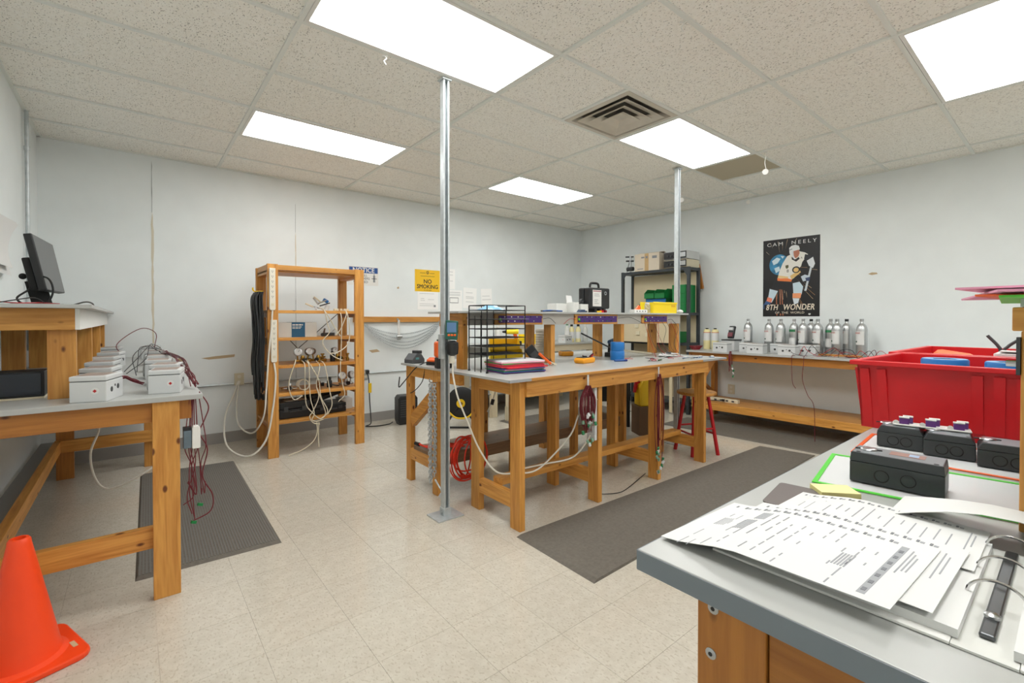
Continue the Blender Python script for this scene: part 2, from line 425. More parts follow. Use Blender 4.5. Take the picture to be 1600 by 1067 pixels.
# ---- ceiling hooks and hanging discs
def hook(x, y, label, drop=.04, disc=None):
    t = thing('ceiling_hook', label, 'hook', (x, y, CEIL - .002), -math.atan2(x, y))
    MB().box(-.014, .014, -.004, .004, -.006, 0).build('clip', M_WHITE, t)
    MB().tube([(0, 0, -.004), (.008, 0, -.015), (-.004, 0, -drop * .6), (.006, 0, -drop)], .003, 6).build('wire', M_WHITE, t, smooth=True)
    if disc:
        MB().cyl((0, -.004, -drop - disc), (0, .004, -drop - disc), disc, n=20).build('disc', M_WHITE, t)
hook(1.10, 2.478, 'white hook clipped to the edge of the big near light panel', .05)
hook(2.116, 1.266, 'white hook clipped to the ceiling grid at the top middle', .05)
hook(4.33, 1.782, 'white disc hanging on a string near the plain tan tile', .15, .025)
hook(5.521, 2.459, 'small white disc hanging close to the right wall', .10, .022)
hook(5.492, 1.85, 'white bent wire tag hanging right of the other discs', .09, .016)
hook(4.75, 2.84, 'white disc hanging just behind the second steel post', .12, .025)
# ---- wall joints and torn paint
def strip(x, z0, z1, w_, seed, m_):
    r_ = random.Random(seed); L_ = []; Rr = []; z = z0
    while z < z1:
        L_.append((x - w_ * (.5 + r_.random()), z)); Rr.append((x + w_ * (.4 + r_.random()), z)); z += .06
    poly = L_ + [(x, z1)] + Rr[::-1]
    MB().prism([(px, YB - .0025, pz) for px, pz in poly], (0, .002, 0)).build('panel_joint', m_, w_back)
M_CAULK = mat('old_caulk', 'D8D0BC', .8); M_SEAM = mat('seam', 'AEB2B2', .7); M_TORN = mat('torn_paint', 'BFA887', .9)
strip(.136, 1.0, 2.19, .008, 3, M_CAULK); strip(.134, 2.19, 2.66, .003, 4, M_SEAM); strip(.137, .3, 1.0, .003, 14, M_SEAM)
strip(1.354, 1.75, 2.15, .004, 5, M_CAULK); strip(1.352, .15, 1.75, .002, 6, M_SEAM); strip(1.353, 2.15, 2.46, .002, 7, M_SEAM)
def patch(parent, pts, face):
    if face == 'b': MB().prism([(x, YB - .002, z) for x, z in pts], (0, .0016, 0)).build('torn_patch', M_TORN, parent)
    else: MB().prism([(XR - .002, y, z) for y, z in pts], (.0016, 0, 0)).build('torn_patch', M_TORN, parent)
patch(w_back, [(.30, .85), (.36, .86), (.365, .82), (.35, .76), (.34, .82), (.31, .825)], 'b')
patch(w_back, [(.50, .845), (.62, .86), (.78, .87), (.775, .845), (.66, .835), (.56, .83)], 'b')
patch(w_back, [(2.16, .85), (2.26, .86), (2.3, .83), (2.2, .82)], 'b')
patch(w_back, [(2.52, 1.61), (2.545, 1.625), (2.55, 1.60), (2.53, 1.595)], 'b')
patch(w_right, [(1.40, 1.685), (1.37, 1.70), (1.33, 1.695), (1.32, 1.68), (1.37, 1.672)], 'r')
# ================================================================== left side
T = .885
def wires(seed, n, path, spread, r, m_, parent, name='wires'):
    """a loose bunch of n wires following a path"""
    q = random.Random(seed); mb = MB()
    for k in range(n):
        pts = [(p[0] + q.uniform(-1, 1) * spread, p[1] + q.uniform(-1, 1) * spread, p[2] + q.uniform(-1, 1) * spread * .6) for p in path]
        mb.tube(pts, r, 5, smooth=5)
    o = mb.build(name, m_, parent, smooth=True)
    if n > 3: o['kind'] = 'stuff'
    return o
# ---- workbench along the left wall
lb = thing('workbench', 'pine workbench with grey top along the left wall', 'workbench', (0, 0, 0))
MB().box(-.585, .24, 2.515, 5.32, T - .022, T).build('bench_top', [M_LAM], lb, bevel=.002)
def leg(b, p, tone='pine'): return board('leg', b, p, tone)
leg((.058, .155, 2.535, 2.58, 0, T - .022), lb); leg((-.56, -.465, 2.535, 2.58, 0, T - .022), lb)
leg((-.465, -.365, 4.885, 4.93, 0, T - .022), lb, 'deep'); leg((.058, .155, 4.885, 4.93, 0, T - .022), lb)
board('apron', (-.58, .058, 2.56, 2.598, T - .112, T - .022), lb, 'deep'); board('apron', (.155, .20, 2.56, 2.598, T - .112, T - .022), lb, 'deep')
board('apron', (.162, .20, 2.598, 5.25, T - .112, T - .022), lb); board('apron', (-.58, -.542, 2.598, 5.25, T - .112, T - .022), lb, 'deep')
board('stretcher', (-.47, .075, 2.58, 2.618, .212, .304), lb); board('stretcher', (-.47, .15, 4.847, 4.885, .212, .304), lb)
board('stretcher', (-.475, -.435, 2.618, 4.847, .215, .30), lb, 'pine')
MB().box(-.58, -.475, 2.618, 5.2, .215, .235).build('lower_shelf', M_LAMEDGE, lb)
# ---- riser shelf on it
hu = thing('riser_shelf', 'two-tier pine riser with grey top on the left workbench', 'shelf', (0, 0, 0))
MB().box(-.59, -.135, 2.60, 5.32, 1.268, 1.284).build('shelf_top', M_LAM, hu, bevel=.002)
board('front_rail', (-.59, -.194, 2.70, 2.738, 1.178, 1.268), hu)
for y in (2.738, 3.70, 4.55, 5.22):
    board('upright', (-.284, -.194, y, y + .042, T, 1.178), hu); board('upright', (-.56, -.47, y, y + .042, T, 1.178), hu)
    if y > 2.74: board('cross_rail', (-.56, -.194, y, y + .042, 1.178, 1.268), hu)
MB().box(-.194, -.178, 2.70, 5.30, 1.178, 1.268).build('fascia', M_WHITE, hu, bevel=.001)
# ---- monitor
mo = thing('monitor', 'black flat monitor tilted on a stand on the left riser', 'monitor', (0, 0, 0))
TL_, TR_, BL_, BR_ = Vector((-.357, 3.0, 1.612)), Vector((-.332, 3.45, 1.618)), Vector((-.309, 3.0, 1.357)), Vector((-.286, 3.45, 1.362))
nrm = (TR_ - TL_).cross(BL_ - TL_).normalized()
if nrm.x < 0: nrm = -nrm
mb = MB(); mb.hexa([p - nrm * .028 for p in (BL_, BR_, TR_, TL_)] + [p for p in (BL_, BR_, TR_, TL_)]); mb.build('screen_housing', M_BLACK, mo, bevel=.004)
inn = [p + (sum((TL_, TR_, BL_, BR_), Vector()) / 4 - p) * .03 + nrm * .0006 for p in (BL_, BR_, TR_, TL_)]
mb = MB(); mb.hexa([p - nrm * .0004 for p in inn] + [p + nrm * .0004 for p in inn]); mb.build('screen', M_SCREEN, mo)
cb = (BL_ + BR_ + TL_ + TR_) / 4 - nrm * .04
MB().obox(cb + Vector((-.005, -.03, -.05)), (.03, .34, .15), (0, R(-11), 0)).build('rear_housing', M_BLACKM, mo, bevel=.006)
MB().bar((cb.x - .01, 3.2, 1.41), (-.345, 3.2, 1.295), .07, .02, up=(0, 1, 0)).build('stand_arm', M_BLACKM, mo)
MB().box(-.44, -.26, 3.09, 3.31, 1.284, 1.296).build('stand_base', M_BLACKM, mo, bevel=.003)
MB().sphere((cb.x - .035, 3.08, 1.42), .014).build('knob', M_BLACKM, mo, smooth=True)
t = thing('monitor_cable', 'black cable looping down from the back of the monitor', 'cable', (0, 0, 1.286))
MB().tube([(-.35, 3.05, .14), (-.30, 2.98, .12), (-.285, 2.96, .06), (-.31, 2.95, .004), (-.37, 2.95, .002), (-.40, 2.97, .03), (-.37, 3.02, .07), (-.36, 3.06, .10)], .004, 6).build('cord', M_BLACKM, t, smooth=True)
t = thing('loose_wires', 'red and black loose wires lying on the left riser by the monitor', 'wire', (0, 0, 1.285))
MB().tube([(-.50, 2.75, .004), (-.45, 2.85, .012), (-.38, 2.8, .006), (-.32, 2.9, .01), (-.25, 2.8, .004)], .0025, 5).build('wire', M_REDP, t, smooth=True)
MB().tube([(-.42, 2.72, .004), (-.37, 2.78, .02), (-.33, 2.86, .03), (-.30, 2.9, .004)], .0025, 5).build('wire', M_BLACK, t, smooth=True)
t = thing('charger_plug', 'black adapter with a curled lead at the left end of the riser', 'adapter', (-.50, 2.72, 1.285))
MB().box(-.05, .05, -.02, .02, 0, .02).build('body', M_BLACK, t, bevel=.004)
MB().tube([(.02, 0, .012), (.05, .02, .05), (.0, .05, .07), (-.06, .04, .06)], .003, 5).build('lead', M_BLACK, t, smooth=True)
t = thing('test_lead', 'short black lead curled at the far corner of the left riser', 'cable', (-.17, 3.3, 1.285))
MB().tube([(-.06, -.25, .003), (-.02, -.10, .025), (0, 0, .02), (0, .2, .003), (.01, .35, .003)], .004, 5).build('lead', M_BLACK, t, smooth=True)
# ---- black device behind the front upright
t = thing('control_module', 'black flat-faced module lying inside the left riser', 'module', (-.36, 2.86, T))
MB().box(-.15, .06, -.05, .10, .008, .115).build('housing', M_BLACK, t, bevel=.003)
MB().box(-.14, .05, -.058, -.05, .018, .108).build('display', mat('dark_glass', '101A28', .15), t)
MB().box(-.15, .06, -.055, .10, 0, .008).build('base', M_CREAM, t)
MB().box(-.175, -.15, -.05, -.01, .01, .05).build('terminal', M_GBOX, t)
MB().tube([(-.17, -.03, .03), (-.22, -.04, .025), (-.28, -.05, .01)], .006, 6).build('lead', M_BLACK, t, smooth=True)
# ---- grey detector boxes
def detector_box():
    t = thing('detector_box', '', 'box')
    MB().box(-.06, .06, 0, .17, 0, .083).build('body', M_GBOX, t, bevel=.003)
    MB().box(-.061, .061, -.001, .171, .086, .106).build('lid', M_GBOX, t, bevel=.004)
    MB().box(-.057, .057, .003, .167, .083, .086).build('gasket', M_DARK, t)
    MB().box(-.052, .045, .02, .15, .106, .1066).build('lid_label', mat('brown_label', '9C8A80', .5, vary=.1, scale=25), t)
    for y, z, r in ((.05, .045, .011), (.085, .058, .005), (.115, .05, .011)):
        MB().cyl((.0598, y, z), (.0612, y, z), r, n=16).build('port', M_DARK, t)
    MB().cyl((.022, -.0012, .045), (.022, .001, .045), .013, n=20).build('sticker', M_PAPER, t)
    MB().prism([(.022 + .007 * c_, -.0018, .045 + .007 * s_) for c_, s_ in ((0, 1), (1, 0), (0, -1), (-1, 0))], (0, .0006, 0)).build('red_mark', M_REDP, t)
    MB().cyl((-.0715, .085, .045), (-.0598, .085, .045), .036, n=22).build('side_knob', M_GBOX, t, smooth=True)
    return t
db = detector_box()
ordn = ['nearest', 'second', 'third', 'fourth', 'fifth', 'farthest']
k = 0
for row, (x, ys_) in enumerate(((-.147, (2.545, 2.93, 3.33, 3.75, 4.25, 5.0)), (.105, (2.63, 2.95, 3.30, 3.72, 4.25, 5.0)))):
    for j, y in enumerate(ys_):
        lab = 'light grey detector box, %s of the row %s' % (ordn[j], 'beside the riser uprights' if row == 0 else 'at the outer edge of the left bench')
        place(db, k, (x + (.0 if j == 0 else rnd.uniform(-.012, .012)), y, T), (R(-17) if j == 0 and row == 0 else R(-9) if j == 0 else rnd.uniform(-.22, .02)), lab, 'grey detector boxes on the left bench'); k += 1
t = thing('wire_bundle', 'tangle of maroon wires looping between the grey boxes', 'wire', (0, 0, T))
wires(1, 7, [(-.07, 2.68, .05), (-.04, 2.74, .075), (0, 2.72, .06), (.03, 2.68, .05)], .012, .0022, M_MAROON, t, 'near_wires')
wires(2, 4, [(-.02, 3.1, .06), (.02, 3.4, .12), (.06, 3.9, .16), (.12, 4.3, .12), (.16, 4.1, .1)], .03, .0022, M_BLACK, t, 'upper_wires')
wires(3, 9, [(.16, 3.9, .12), (.19, 3.4, .11), (.2, 3.1, .10), (.215, 2.85, .06), (.225, 2.7, .02)], .018, .0024, M_MAROON, t, 'edge_wires')
MB().tube([(-.06, 4.5, .06), (-.10, 4.55, .15), (.04, 4.8, .26), (.14, 4.9, .22), (.13, 4.85, .1)], .003, 5).build('loop', M_MAROON, t, smooth=True)
# ---- sensors hung on the leg and the wires below
t = thing('relay_module', 'blue grey finned relay block hung on the front leg of the left bench', 'module', (.182, 2.552, .64))
MB().box(-.014, .016, -.012, .03, 0, .08).build('body', mat('slate_plastic', '63727C', .4, vary=.1, scale=30), t, bevel=.003)
for z in (.084, ): MB().box(-.014, .016, -.010, .028, .08, .094).build('terminal_cap', M_BLACK, t)
t = thing('sensor_housing', 'white rounded sensor housing hanging beside the blue grey relay', 'sensor', (.216, 2.552, .635))
MB().prism([(-.016, -.014, 0), (.016, -.014, 0), (.016, -.014, .092), (.008, -.014, .104), (-.012, -.014, .104), (-.016, -.014, .095)], (0, .04, 0)).build('body', M_WHITE, t, bevel=.004)
t = thing('hanging_wires', 'maroon wires dangling to the mat beside the left bench leg', 'wire', (.21, 2.56, 0))
q = random.Random(5); mb = MB()
for s in range(8):
    x = q.uniform(-.03, .035); e = q.uniform(.28, .5)
    mb.tube([(x * .5, 0, .88), (x, .004, .75), (x * 1.3, -.004, .64), (x + q.uniform(-.02, .02), q.uniform(-.02, .02), .55), (x + q.uniform(-.03, .03), 0, .42), (x + q.uniform(-.02, .02), 0, e)], .0022, 5)
mb.tube([(.02, 0, .89), (.055, .0, .82), (.04, 0, .76), (.02, 0, .70), (.05, 0, .62), (.03, 0, .5), (.07, .01, .40), (.06, .0, .33), (-.01, .0, .30)], .0028, 5)
o = mb.build('strands', M_MAROON, t, smooth=True); o['kind'] = 'stuff'
for x, z in ((-.005, .295), (.02, .37)): MB().obox((x, 0, z), (.02, .012, .012), (0, .4, .3)).build('clip', M_GREEN, t)
# ---- white cord below the bench
t = thing('power_cable', 'white power cord drooping under the left bench', 'cord', (0, 0, 0))
MB().tube([(-.17, 3.6, .80), (-.16, 3.6, .6), (-.20, 3.6, .45), (-.18, 3.6, .30), (-.12, 3.55, .24), (0, 3.5, .29), (.12, 3.5, .37), (.15, 3.55, .42)], .006, 6).build('cable', M_CORDW, t, smooth=True)
# ---- conduit and papers on the left wall
t = thing('conduit', 'vertical grey steel conduit up the left wall by the corner', 'pipe', (-.578, 4.72, 0))
MB().cyl((0, 0, 1.0), (0, 0, CEIL - .005), .012, n=14).build('pipe', M_GALV, t, smooth=True)
for z in (1.35, 2.43): MB().cyl((0, 0, z - .014), (0, 0, z + .014), .016, n=14).build('coupling', M_GALV, t, smooth=True)
t = thing('wall_papers', 'curled white sheets pinned to the left wall', 'paper', (0, 0, 0))
for dx, y0, y1, z0, z1 in ((.004, 3.60, 4.02, 1.48, 1.80), (.02, 3.55, 3.95, 1.52, 1.78)):
    mb = MB(); n = 8; vs = []; fs = []
    for i in range(n + 1):
        s = i / n; bend = .05 * s ** 3 + .03 * (1 - s) ** 3
        z = z0 + (z1 - z0) * s
        for y, e in ((y0, 0), (y1, 1)): vs += [(XL + .004 + dx + bend * (.3 + .7 * e), y + .03 * s * e, z), (XL + .0045 + dx + bend * (.3 + .7 * e), y + .03 * s * e, z + .0006)]
    for i in range(n):
        a = i * 4; fs += [(a, a + 2, a + 6, a + 4), (a + 1, a + 5, a + 7, a + 3), (a, a + 4, a + 5, a + 1), (a + 2, a + 3, a + 7, a + 6)]
    mb.add(vs, fs).build('sheet', M_PAPER, t, smooth=True)
# ---- traffic cone
cn = thing('traffic_cone', 'orange traffic cone on the floor at the lower left corner', 'cone', (-.32, 2.36, 0), R(20))
prof = [(.125, .022), (.108, .030), (.103, .05), (.032, .43), (.030, .445), (.025, .452), (.018, .452), (.016, .43), (.09, .05)]
MB().lathe(prof, n=40, cap=False).build('cone_body', M_CONE, cn, smooth=True)
mb = MB(); poly = []
for cx_, cy_, a0 in ((.11, .11, 0), (-.11, .11, 90), (-.11, -.11, 180), (.11, -.11, 270)):
    for k in range(5): a = R(a0 + k * 22.5); poly.append((cx_ + .045 * math.cos(a), cy_ + .045 * math.sin(a), 0))
mb.prism(poly, (0, 0, .022)).build('base', M_CONE, cn, bevel=.006)
MB().obox((.125, -.06, .0225), (.014, .045, .001)).build('label', mat('faded_label', 'C9B48F', .7), cn)
# ---- ribbed mat
def floor_mat(name, label, pts, ribs=0, h=.011):
    t = thing(name, label, 'mat', (0, 0, 0))
    c = sum((Vector((x, y, 0)) for x, y in pts), Vector()) / 4
    ins = [Vector((x, y, 0)) + (c - Vector((x, y, 0))).normalized() * .03 for x, y in pts]
    mb = MB(); P = [Vector((x, y, .0005)) for x, y in pts]; Q = [Vector((p.x, p.y, h)) for p in ins]
    mb.hexa([*P, *Q]).build('pad', M_RUBBER, t)
    if ribs:
        a, b, c_, d = Q; mb = MB()
        for i in range(ribs):
            s = (i + .5) / ribs; p = a.lerp(b, s); q = d.lerp(c_, s)
            mb.bar(p + Vector((0, 0, .0006)), q + Vector((0, 0, .0006)), .0055, .0024)
        o = mb.build('ribs', mat('mat_rib', '716E69', .7), t); o['kind'] = 'stuff'
    return t
floor_mat('floor_mat', 'ribbed dark grey mat on the floor beside the left bench', [(-.005, 2.775), (.618, 2.755), (.655, 4.60), (.03, 4.66)], 46)
# ================================================================== wooden rack and back wall
rk = thing('storage_rack', 'tall open pine storage rack against the back wall', 'rack', (0, 0, 0))
ZS = (1.300, 1.055, .810, .560, .315)
for x in (.90, 1.672):
    board('post', (x, x + .086, 4.47, 4.508, 0, 1.705), rk); board('post', (x, x + .086, 4.945, 4.983, 0, 1.705), rk)
    xo = x + .086 if x < 1 else x - .02
    for z in ZS: board('side_cleat', (x + .02, x + .058, 4.508, 4.945, z - .062, z - .022), rk, 'deep')
    board('side_rail', (x + .01, x + .076, 4.508, 4.945, 1.62, 1.705), rk)
for z in ZS: board('shelf', (.905, 1.755, 4.512, 4.94, z - .022, z), rk) if z < 1.29 else board('shelf', (.905, 1.755, 4.512, 4.94, z - .022, z), rk)
for z in ZS: board('front_edge', (.986, 1.672, 4.478, 4.511, z - .026, z + .001), rk)
board('top_rail', (.986, 1.672, 4.475, 4.51, 1.655, 1.70), rk); board('top_shelf', (.91, 1.75, 4.512, 4.94, 1.64, 1.655), rk)
for a, b in (((.95, 4.985, 1.30), (1.30, 4.985, .9)), ((1.70, 4.985, 1.30), (1.25, 4.985, .9))):
    MB().bar(a, b, .004, .02, up=(0, 1, 0)).build('brace', M_DARK, rk)
# power strips on the front left post
def power_strip(label, x, z0, z1, y):
    t = thing('power_strip', label, 'power strip', (x, y, z0))
    h = z1 - z0
    MB().prism([(-.024, 0, .012), (-.018, 0, 0), (.018, 0, 0), (.024, 0, .012), (.024, 0, h), (-.024, 0, h)], (0, -.028, 0)).build('housing', M_IVORY, t, bevel=.003)
    for k in range(6):
        z = h * (.93 - .12 * k)
        o = MB(); o.box(-.007, -.004, -.0286, -.0279, z - .006, z + .004); o.box(.004, .007, -.0286, -.0279, z - .006, z + .004); o.cyl((0, -.0286, z - .012), (0, -.0279, z - .012), .003, n=8)
        o.build('socket', M_DARK, t)
    MB().box(-.010, .010, -.031, -.028, h * .10, h * .16).build('switch', M_CREAM, t)
    return t
power_strip('upper ivory power strip screwed to the rack post', .935, 1.30, 1.665, 4.47)
power_strip('lower ivory power strip screwed to the rack post', .945, .845, 1.215, 4.47)
t = thing('power_cable', 'white cord looping from the power strips to the wall socket left of the rack', 'cord', (0, 0, 0))
MB().tube([(.935, 4.45, 1.30), (.925, 4.445, 1.15), (.90, 4.44, .9), (.88, 4.44, .6), (.86, 4.45, .38), (.80, 4.6, .22), (.74, 4.9, .25), (.77, 5.2, .4), (.81, 5.32, .60)], .007, 7).build('upper_cable', M_CORDW, t, smooth=True)
MB().tube([(.945, 4.45, .84), (.955, 4.44, .7), (.93, 4.43, .45), (.87, 4.42, .18), (.74, 4.45, .06), (.62, 4.7, .12), (.66, 5.1, .3), (.76, 5.25, .5), (.80, 5.32, .60)], .008, 7).build('lower_cable', M_CORDW, t, smooth=True)
def wall_outlet(label, loc, rot, m_=M_CREAM):
    t = thing('wall_outlet', label, 'outlet', loc, rot=rot)
    MB().box(-.042, .042, -.06, .06, 0, .012).build('plate', m_, t, bevel=.003)
    for y in (-.026, .026): MB().cyl((0, y, .011), (0, y, .014), .017, n=16).build('socket', M_IVORY, t)
    return t
wall_outlet('cream wall outlet left of the rack with cords plugged in', (.815, YB - .001, .62), BACKW)
o = wall_outlet('grey metal outlet box right of the rack with a black plug', (2.115, YB - .001, .57), BACKW, M_GALV)
t = thing('extension_lead', 'black lead with a yellow tag hanging from the outlet box', 'cord', (0, 0, 0))
MB().tube([(2.13, 5.325, .59), (2.14, 5.30, .50), (2.135, 5.27, .3), (2.14, 5.25, .10), (2.12, 5.2, .012), (2.03, 5.12, .008), (2.14, 5.05, .008), (2.28, 5.06, .008), (2.335, 5.08, .02)], .006, 6).build('cable', M_BLACK, t, smooth=True)
MB().box(2.12, 2.155, 5.255, 5.275, .36, .47).build('tag', M_YEL, t, bevel=.002)
MB().box(2.112, 2.148, 5.30, 5.336, .58, .62).build('plug', M_BLACK, t, bevel=.003)
t = thing('conduit', 'thin grey conduit running low along the back wall', 'pipe', (0, YB - .014, 0))
MB().cyl((.20, 0, .578), (.77, 0, .575), .009, n=10).build('pipe', M_GALV, t, smooth=True)
MB().cyl((2.16, 0, .58), (4.6, 0, .585), .009, n=10).build('pipe', M_GALV, t, smooth=True)
MB().cyl((.86, 0, .575), (2.07, 0, .58), .009, n=10).build('pipe', M_GALV, t, smooth=True)
# black cable bundle on the rack's left side
t = thing('cable_bundle', 'thick bundle of black cables hanging on the side of the rack', 'cable', (.865, 4.62, 0))
q = random.Random(9)
mb = MB()
for k in range(30):
    x = q.uniform(-.045, .02); y = q.uniform(-.12, .12); z1 = q.uniform(.50, .72)
    mb.tube([(x * .6, y, 1.46), (x - .012, y, 1.38), (x + q.uniform(-.012, .012), y + q.uniform(-.02, .02), 1.1), (x + q.uniform(-.012, .012), y, .85), (x + q.uniform(-.01, .012), y + q.uniform(-.02, .02), z1)], .0075, 5)
o = mb.build('cables', M_BLACK, t, smooth=True); o['kind'] = 'stuff'
mb = MB()
for k in range(9): x = q.uniform(-.045, .02); y = q.uniform(-.12, .1); z1 = q.uniform(.48, .62); mb.cyl((x, y, z1), (x, y, z1 + .05), .011, .009, n=8)
o = mb.build('plugs', M_BLACKM, t, smooth=True); o['kind'] = 'stuff'
MB().tube([(.03, 0, 1.47), (-.03, 0, 1.465), (-.05, 0, 1.48), (-.05, 0, 1.50)], .006, 6).build('hanger', M_YEL, t, smooth=True)
# contents of the rack
bx = thing('carton', 'white carton with a blue printed band on the rack shelf', 'box', (1.16, 4.66, 1.056))
MB().box(-.18, .18, -.09, .09, 0, .135).build('carton_body', M_PAPER2, bx, bevel=.002)
MB().box(-.042, .075, -.0912, -.0898, 0, .1355).build('blue_band', mat('blue_print', '1F5E86', .5), bx)
MB().box(-.042, .075, -.0912, .0912, .1345, .1362).build('blue_band', mat('blue_print', '1F5E86', .5), bx)
for z, w_, h_ in ((.113, .095, .013), (.094, .085, .007), (.082, .075, .007)):
    x = -.036
    while x < -.036 + w_ - .01:
        d = min(.028, -.036 + w_ - x); MB().box(x, x + d - .004, -.0916, -.0911, z - h_ / 2, z + h_ / 2).build('print_line', M_PAPER, bx); x += d
def case(label, loc, size, rz=0, tilt=0):
    t = thing('equipment_case', label, 'case', loc, rot=(0, tilt, rz)); a, b, c = size
    MB().box(-a / 2, a / 2, -b / 2, b / 2, 0, c * .55).build('lower_shell', M_BLACK, t, bevel=.006)
    MB().box(-a / 2, a / 2, -b / 2, b / 2, c * .58, c).build('lid', M_BLACK, t, bevel=.006)
    for x in (-a * .3, a * .3): MB().box(x - .018, x + .018, -b / 2 - .008, -b / 2, c * .42, c * .72).build('latch', M_DARK, t)
    MB().tube([(-.05, -b / 2, c * .5), (-.05, -b / 2 - .02, c * .45), (.05, -b / 2 - .02, c * .45), (.05, -b / 2, c * .5)], .006, 6, smooth=0).build('handle', M_DARK, t)
    return t
case('black equipment case with papers on its lid on the lowest rack shelf', (1.14, 4.68, .316), (.26, .26, .15))
case('black flat equipment case lying under a tilted one on the lowest shelf', (1.46, 4.70, .316), (.30, .26, .09), R(4))
case('black equipment case lying tilted on top of another on the lowest shelf', (1.44, 4.74, .450), (.29, .22, .085), R(10), R(-14))
t = thing('paper_sheets', 'white sheets lying on the black case in the rack', 'paper', (1.16, 4.66, .467))
for k, rz in enumerate((.1, -.2)): MB().obox((.01 * k, 0, .001 + .002 * k), (.19, .14, .0012), (0, 0, rz)).build('sheet', M_PAPER, t)
t = thing('small_box', 'small white box at the right end of the lowest rack shelf', 'box', (1.665, 4.78, .316))
MB().box(-.055, .055, -.09, .09, 0, .105).build('carton_body', M_PAPER2, t, bevel=.002); MB().box(-.0555, .0555, -.0905, .0905, .085, .1065).build('carton_lid', M_PAPER, t, bevel=.002)
def gauge(mb_parent, loc, r, yaw, pitch=0):
    q_ = Euler((R(90) + pitch, 0, yaw)).to_matrix()
    L = Vector(loc)
    o = MB().lathe([(r, -.014), (r * 1.05, -.01), (r * 1.05, .014), (r * .9, .016)], L, 22, M=q_).build('gauge', M_STEEL, mb_parent, smooth=True)
    MB().lathe([(r * .9, .0145), (r * .88, .0168)], L, 22, M=q_).build('dial', M_PAPER, o)
    d = q_ @ Vector((0, 0, .0172))
    MB().bar(L + d, L + d + q_ @ Vector((r * .4, r * .5, 0)), .003, .0006, up=tuple(q_ @ Vector((0, 0, 1)))).build('needle', M_BLACK, o)
    return o
def regulator(label, loc, rz, n=2, r=.034, m_=M_BRASS):
    t = thing('pressure_regulator', label, 'regulator', loc, rz)
    MB().lathe([(.012, 0), (.024, .006), (.026, .03), (.018, .042), (.020, .05), (.012, .07)], n=14).build('body', m_, t, smooth=True)
    mb = MB(); mb.cyl((-.06, 0, .022), (.06, 0, .022), .011, n=10); mb.cyl((.06, 0, .022), (.075, 0, .022), .016, n=6); mb.cyl((-.075, 0, .022), (-.06, 0, .022), .014, n=6); mb.build('fittings', m_, t, smooth=True)
    for k in range(n):
        x = (-.045, .045, .0)[k]
        MB().cyl((x, 0, .03), (x * 1.1, -.004, .075), .006, n=8).build('stem', m_, t)
        gauge(t, (x * 1.1, -.012, .105 + .0 * k), r, rz * .3 + (-.2, .25, 0)[k], R(-12))
    MB().cyl((0, -.02, .03), (0, -.05, .03), .016, .019, n=12).build('knob', M_BLACK, t, smooth=True)
    return t
regulator('pair of white gauges on a brass regulator on the middle rack shelf', (1.22, 4.60, .811), R(8))
regulator('single gauge regulator with black rim on the middle rack shelf', (1.36, 4.60, .811), R(-35), 1, .03)
regulator('brass regulator cluster near the right end of the middle rack shelf', (1.56, 4.66, .811), R(25), 1, .028)
regulator('twin gauges with a green label at the right of the lower rack shelf', (1.63, 4.62, .561), R(12), 2, .036, M_STEEL)
regulator('dull brass regulator in the centre of the lower rack shelf', (1.38, 4.66, .561), R(70), 0, m_=mat('copper_brown', '8A5A34', .4, .8))
regulator('small chrome regulator at the left of the lower rack shelf', (1.11, 4.60, .561), R(-20), 0, m_=M_CHROME)
def fitting(label, loc, kind, rz=0):
    t = thing('valve_fitting', label, 'fitting', loc, rz)
    if kind == 0:
        MB().lathe([(.016, 0), (.016, .03), (.010, .034), (.010, .06), (.018, .062), (.018, .075)], n=10).build('valve_body', M_BRASS, t, smooth=True)
        MB().cyl((-.03, 0, .04), (.03, 0, .04), .008, n=8).build('side_port', M_BRASS, t)
    elif kind == 1:
        MB().lathe([(.022, 0), (.024, .004), (.024, .06), (.015, .07), (.015, .095)], n=14).build('canister', M_BLACK, t, smooth=True)
        MB().cyl((0, 0, .095), (0, 0, .10), .01, n=10).build('cap', M_DARK, t)
    else:
        MB().cyl((-.04, 0, .018), (.04, 0, .018), .016, n=12).build('valve_body', M_DARK, t, smooth=True)
        MB().bar((0, 0, .03), (.05, .01, .075), .014, .005).build('lever', M_STEEL, t)
    return t
fitting('brass valve standing right of the gauges on the middle rack shelf', (1.43, 4.70, .811), 0, .4)
fitting('brass valve by the right post on the middle rack shelf', (1.64, 4.60, .811), 0, 1.2)
fitting('black round filter beside the clustered regulator on the middle shelf', (1.50, 4.62, .811), 1)
fitting('black canister on the lower rack shelf right of the brass regulator', (1.47, 4.62, .561), 1)
fitting('dark lever valve lying on the middle rack shelf', (1.29, 4.72, .811), 2, .5)
fitting('dark lever valve on the second rack shelf near the right post', (1.50, 4.68, 1.056), 2, -.3)
fitting('dark lever valve on the second rack shelf by the thin clear hoses', (1.42, 4.62, 1.056), 2, .9)
t = thing('clamp_pile', 'heap of grey clamps and hose ends on the upper rack shelf', 'tools', (1.36, 4.66, 1.301))
q = random.Random(4)
for k in range(7):
    a = q.uniform(0, 6.28); L = q.uniform(.06, .11); x, y = q.uniform(-.06, .06), q.uniform(-.06, .03)
    MB().bar((x, y, .012 + .012 * k), (x + L * math.cos(a), y + .5 * L * math.sin(a), .03 + .013 * k + q.uniform(0, .05)), .016, .012).build('clamp', [M_GBOX, M_STEEL, M_CREAM, M_DARK][k % 4], t, bevel=.002)
MB().cyl((.08, -.03, .0), (.10, -.03, .055), .022, .02, n=12).build('cup', M_GBOX, t, smooth=True)
MB().obox((.10, .03, .10), (.05, .03, .03), (.2, .5, .3)).build('blue_cap', M_BLUE, t, bevel=.004)
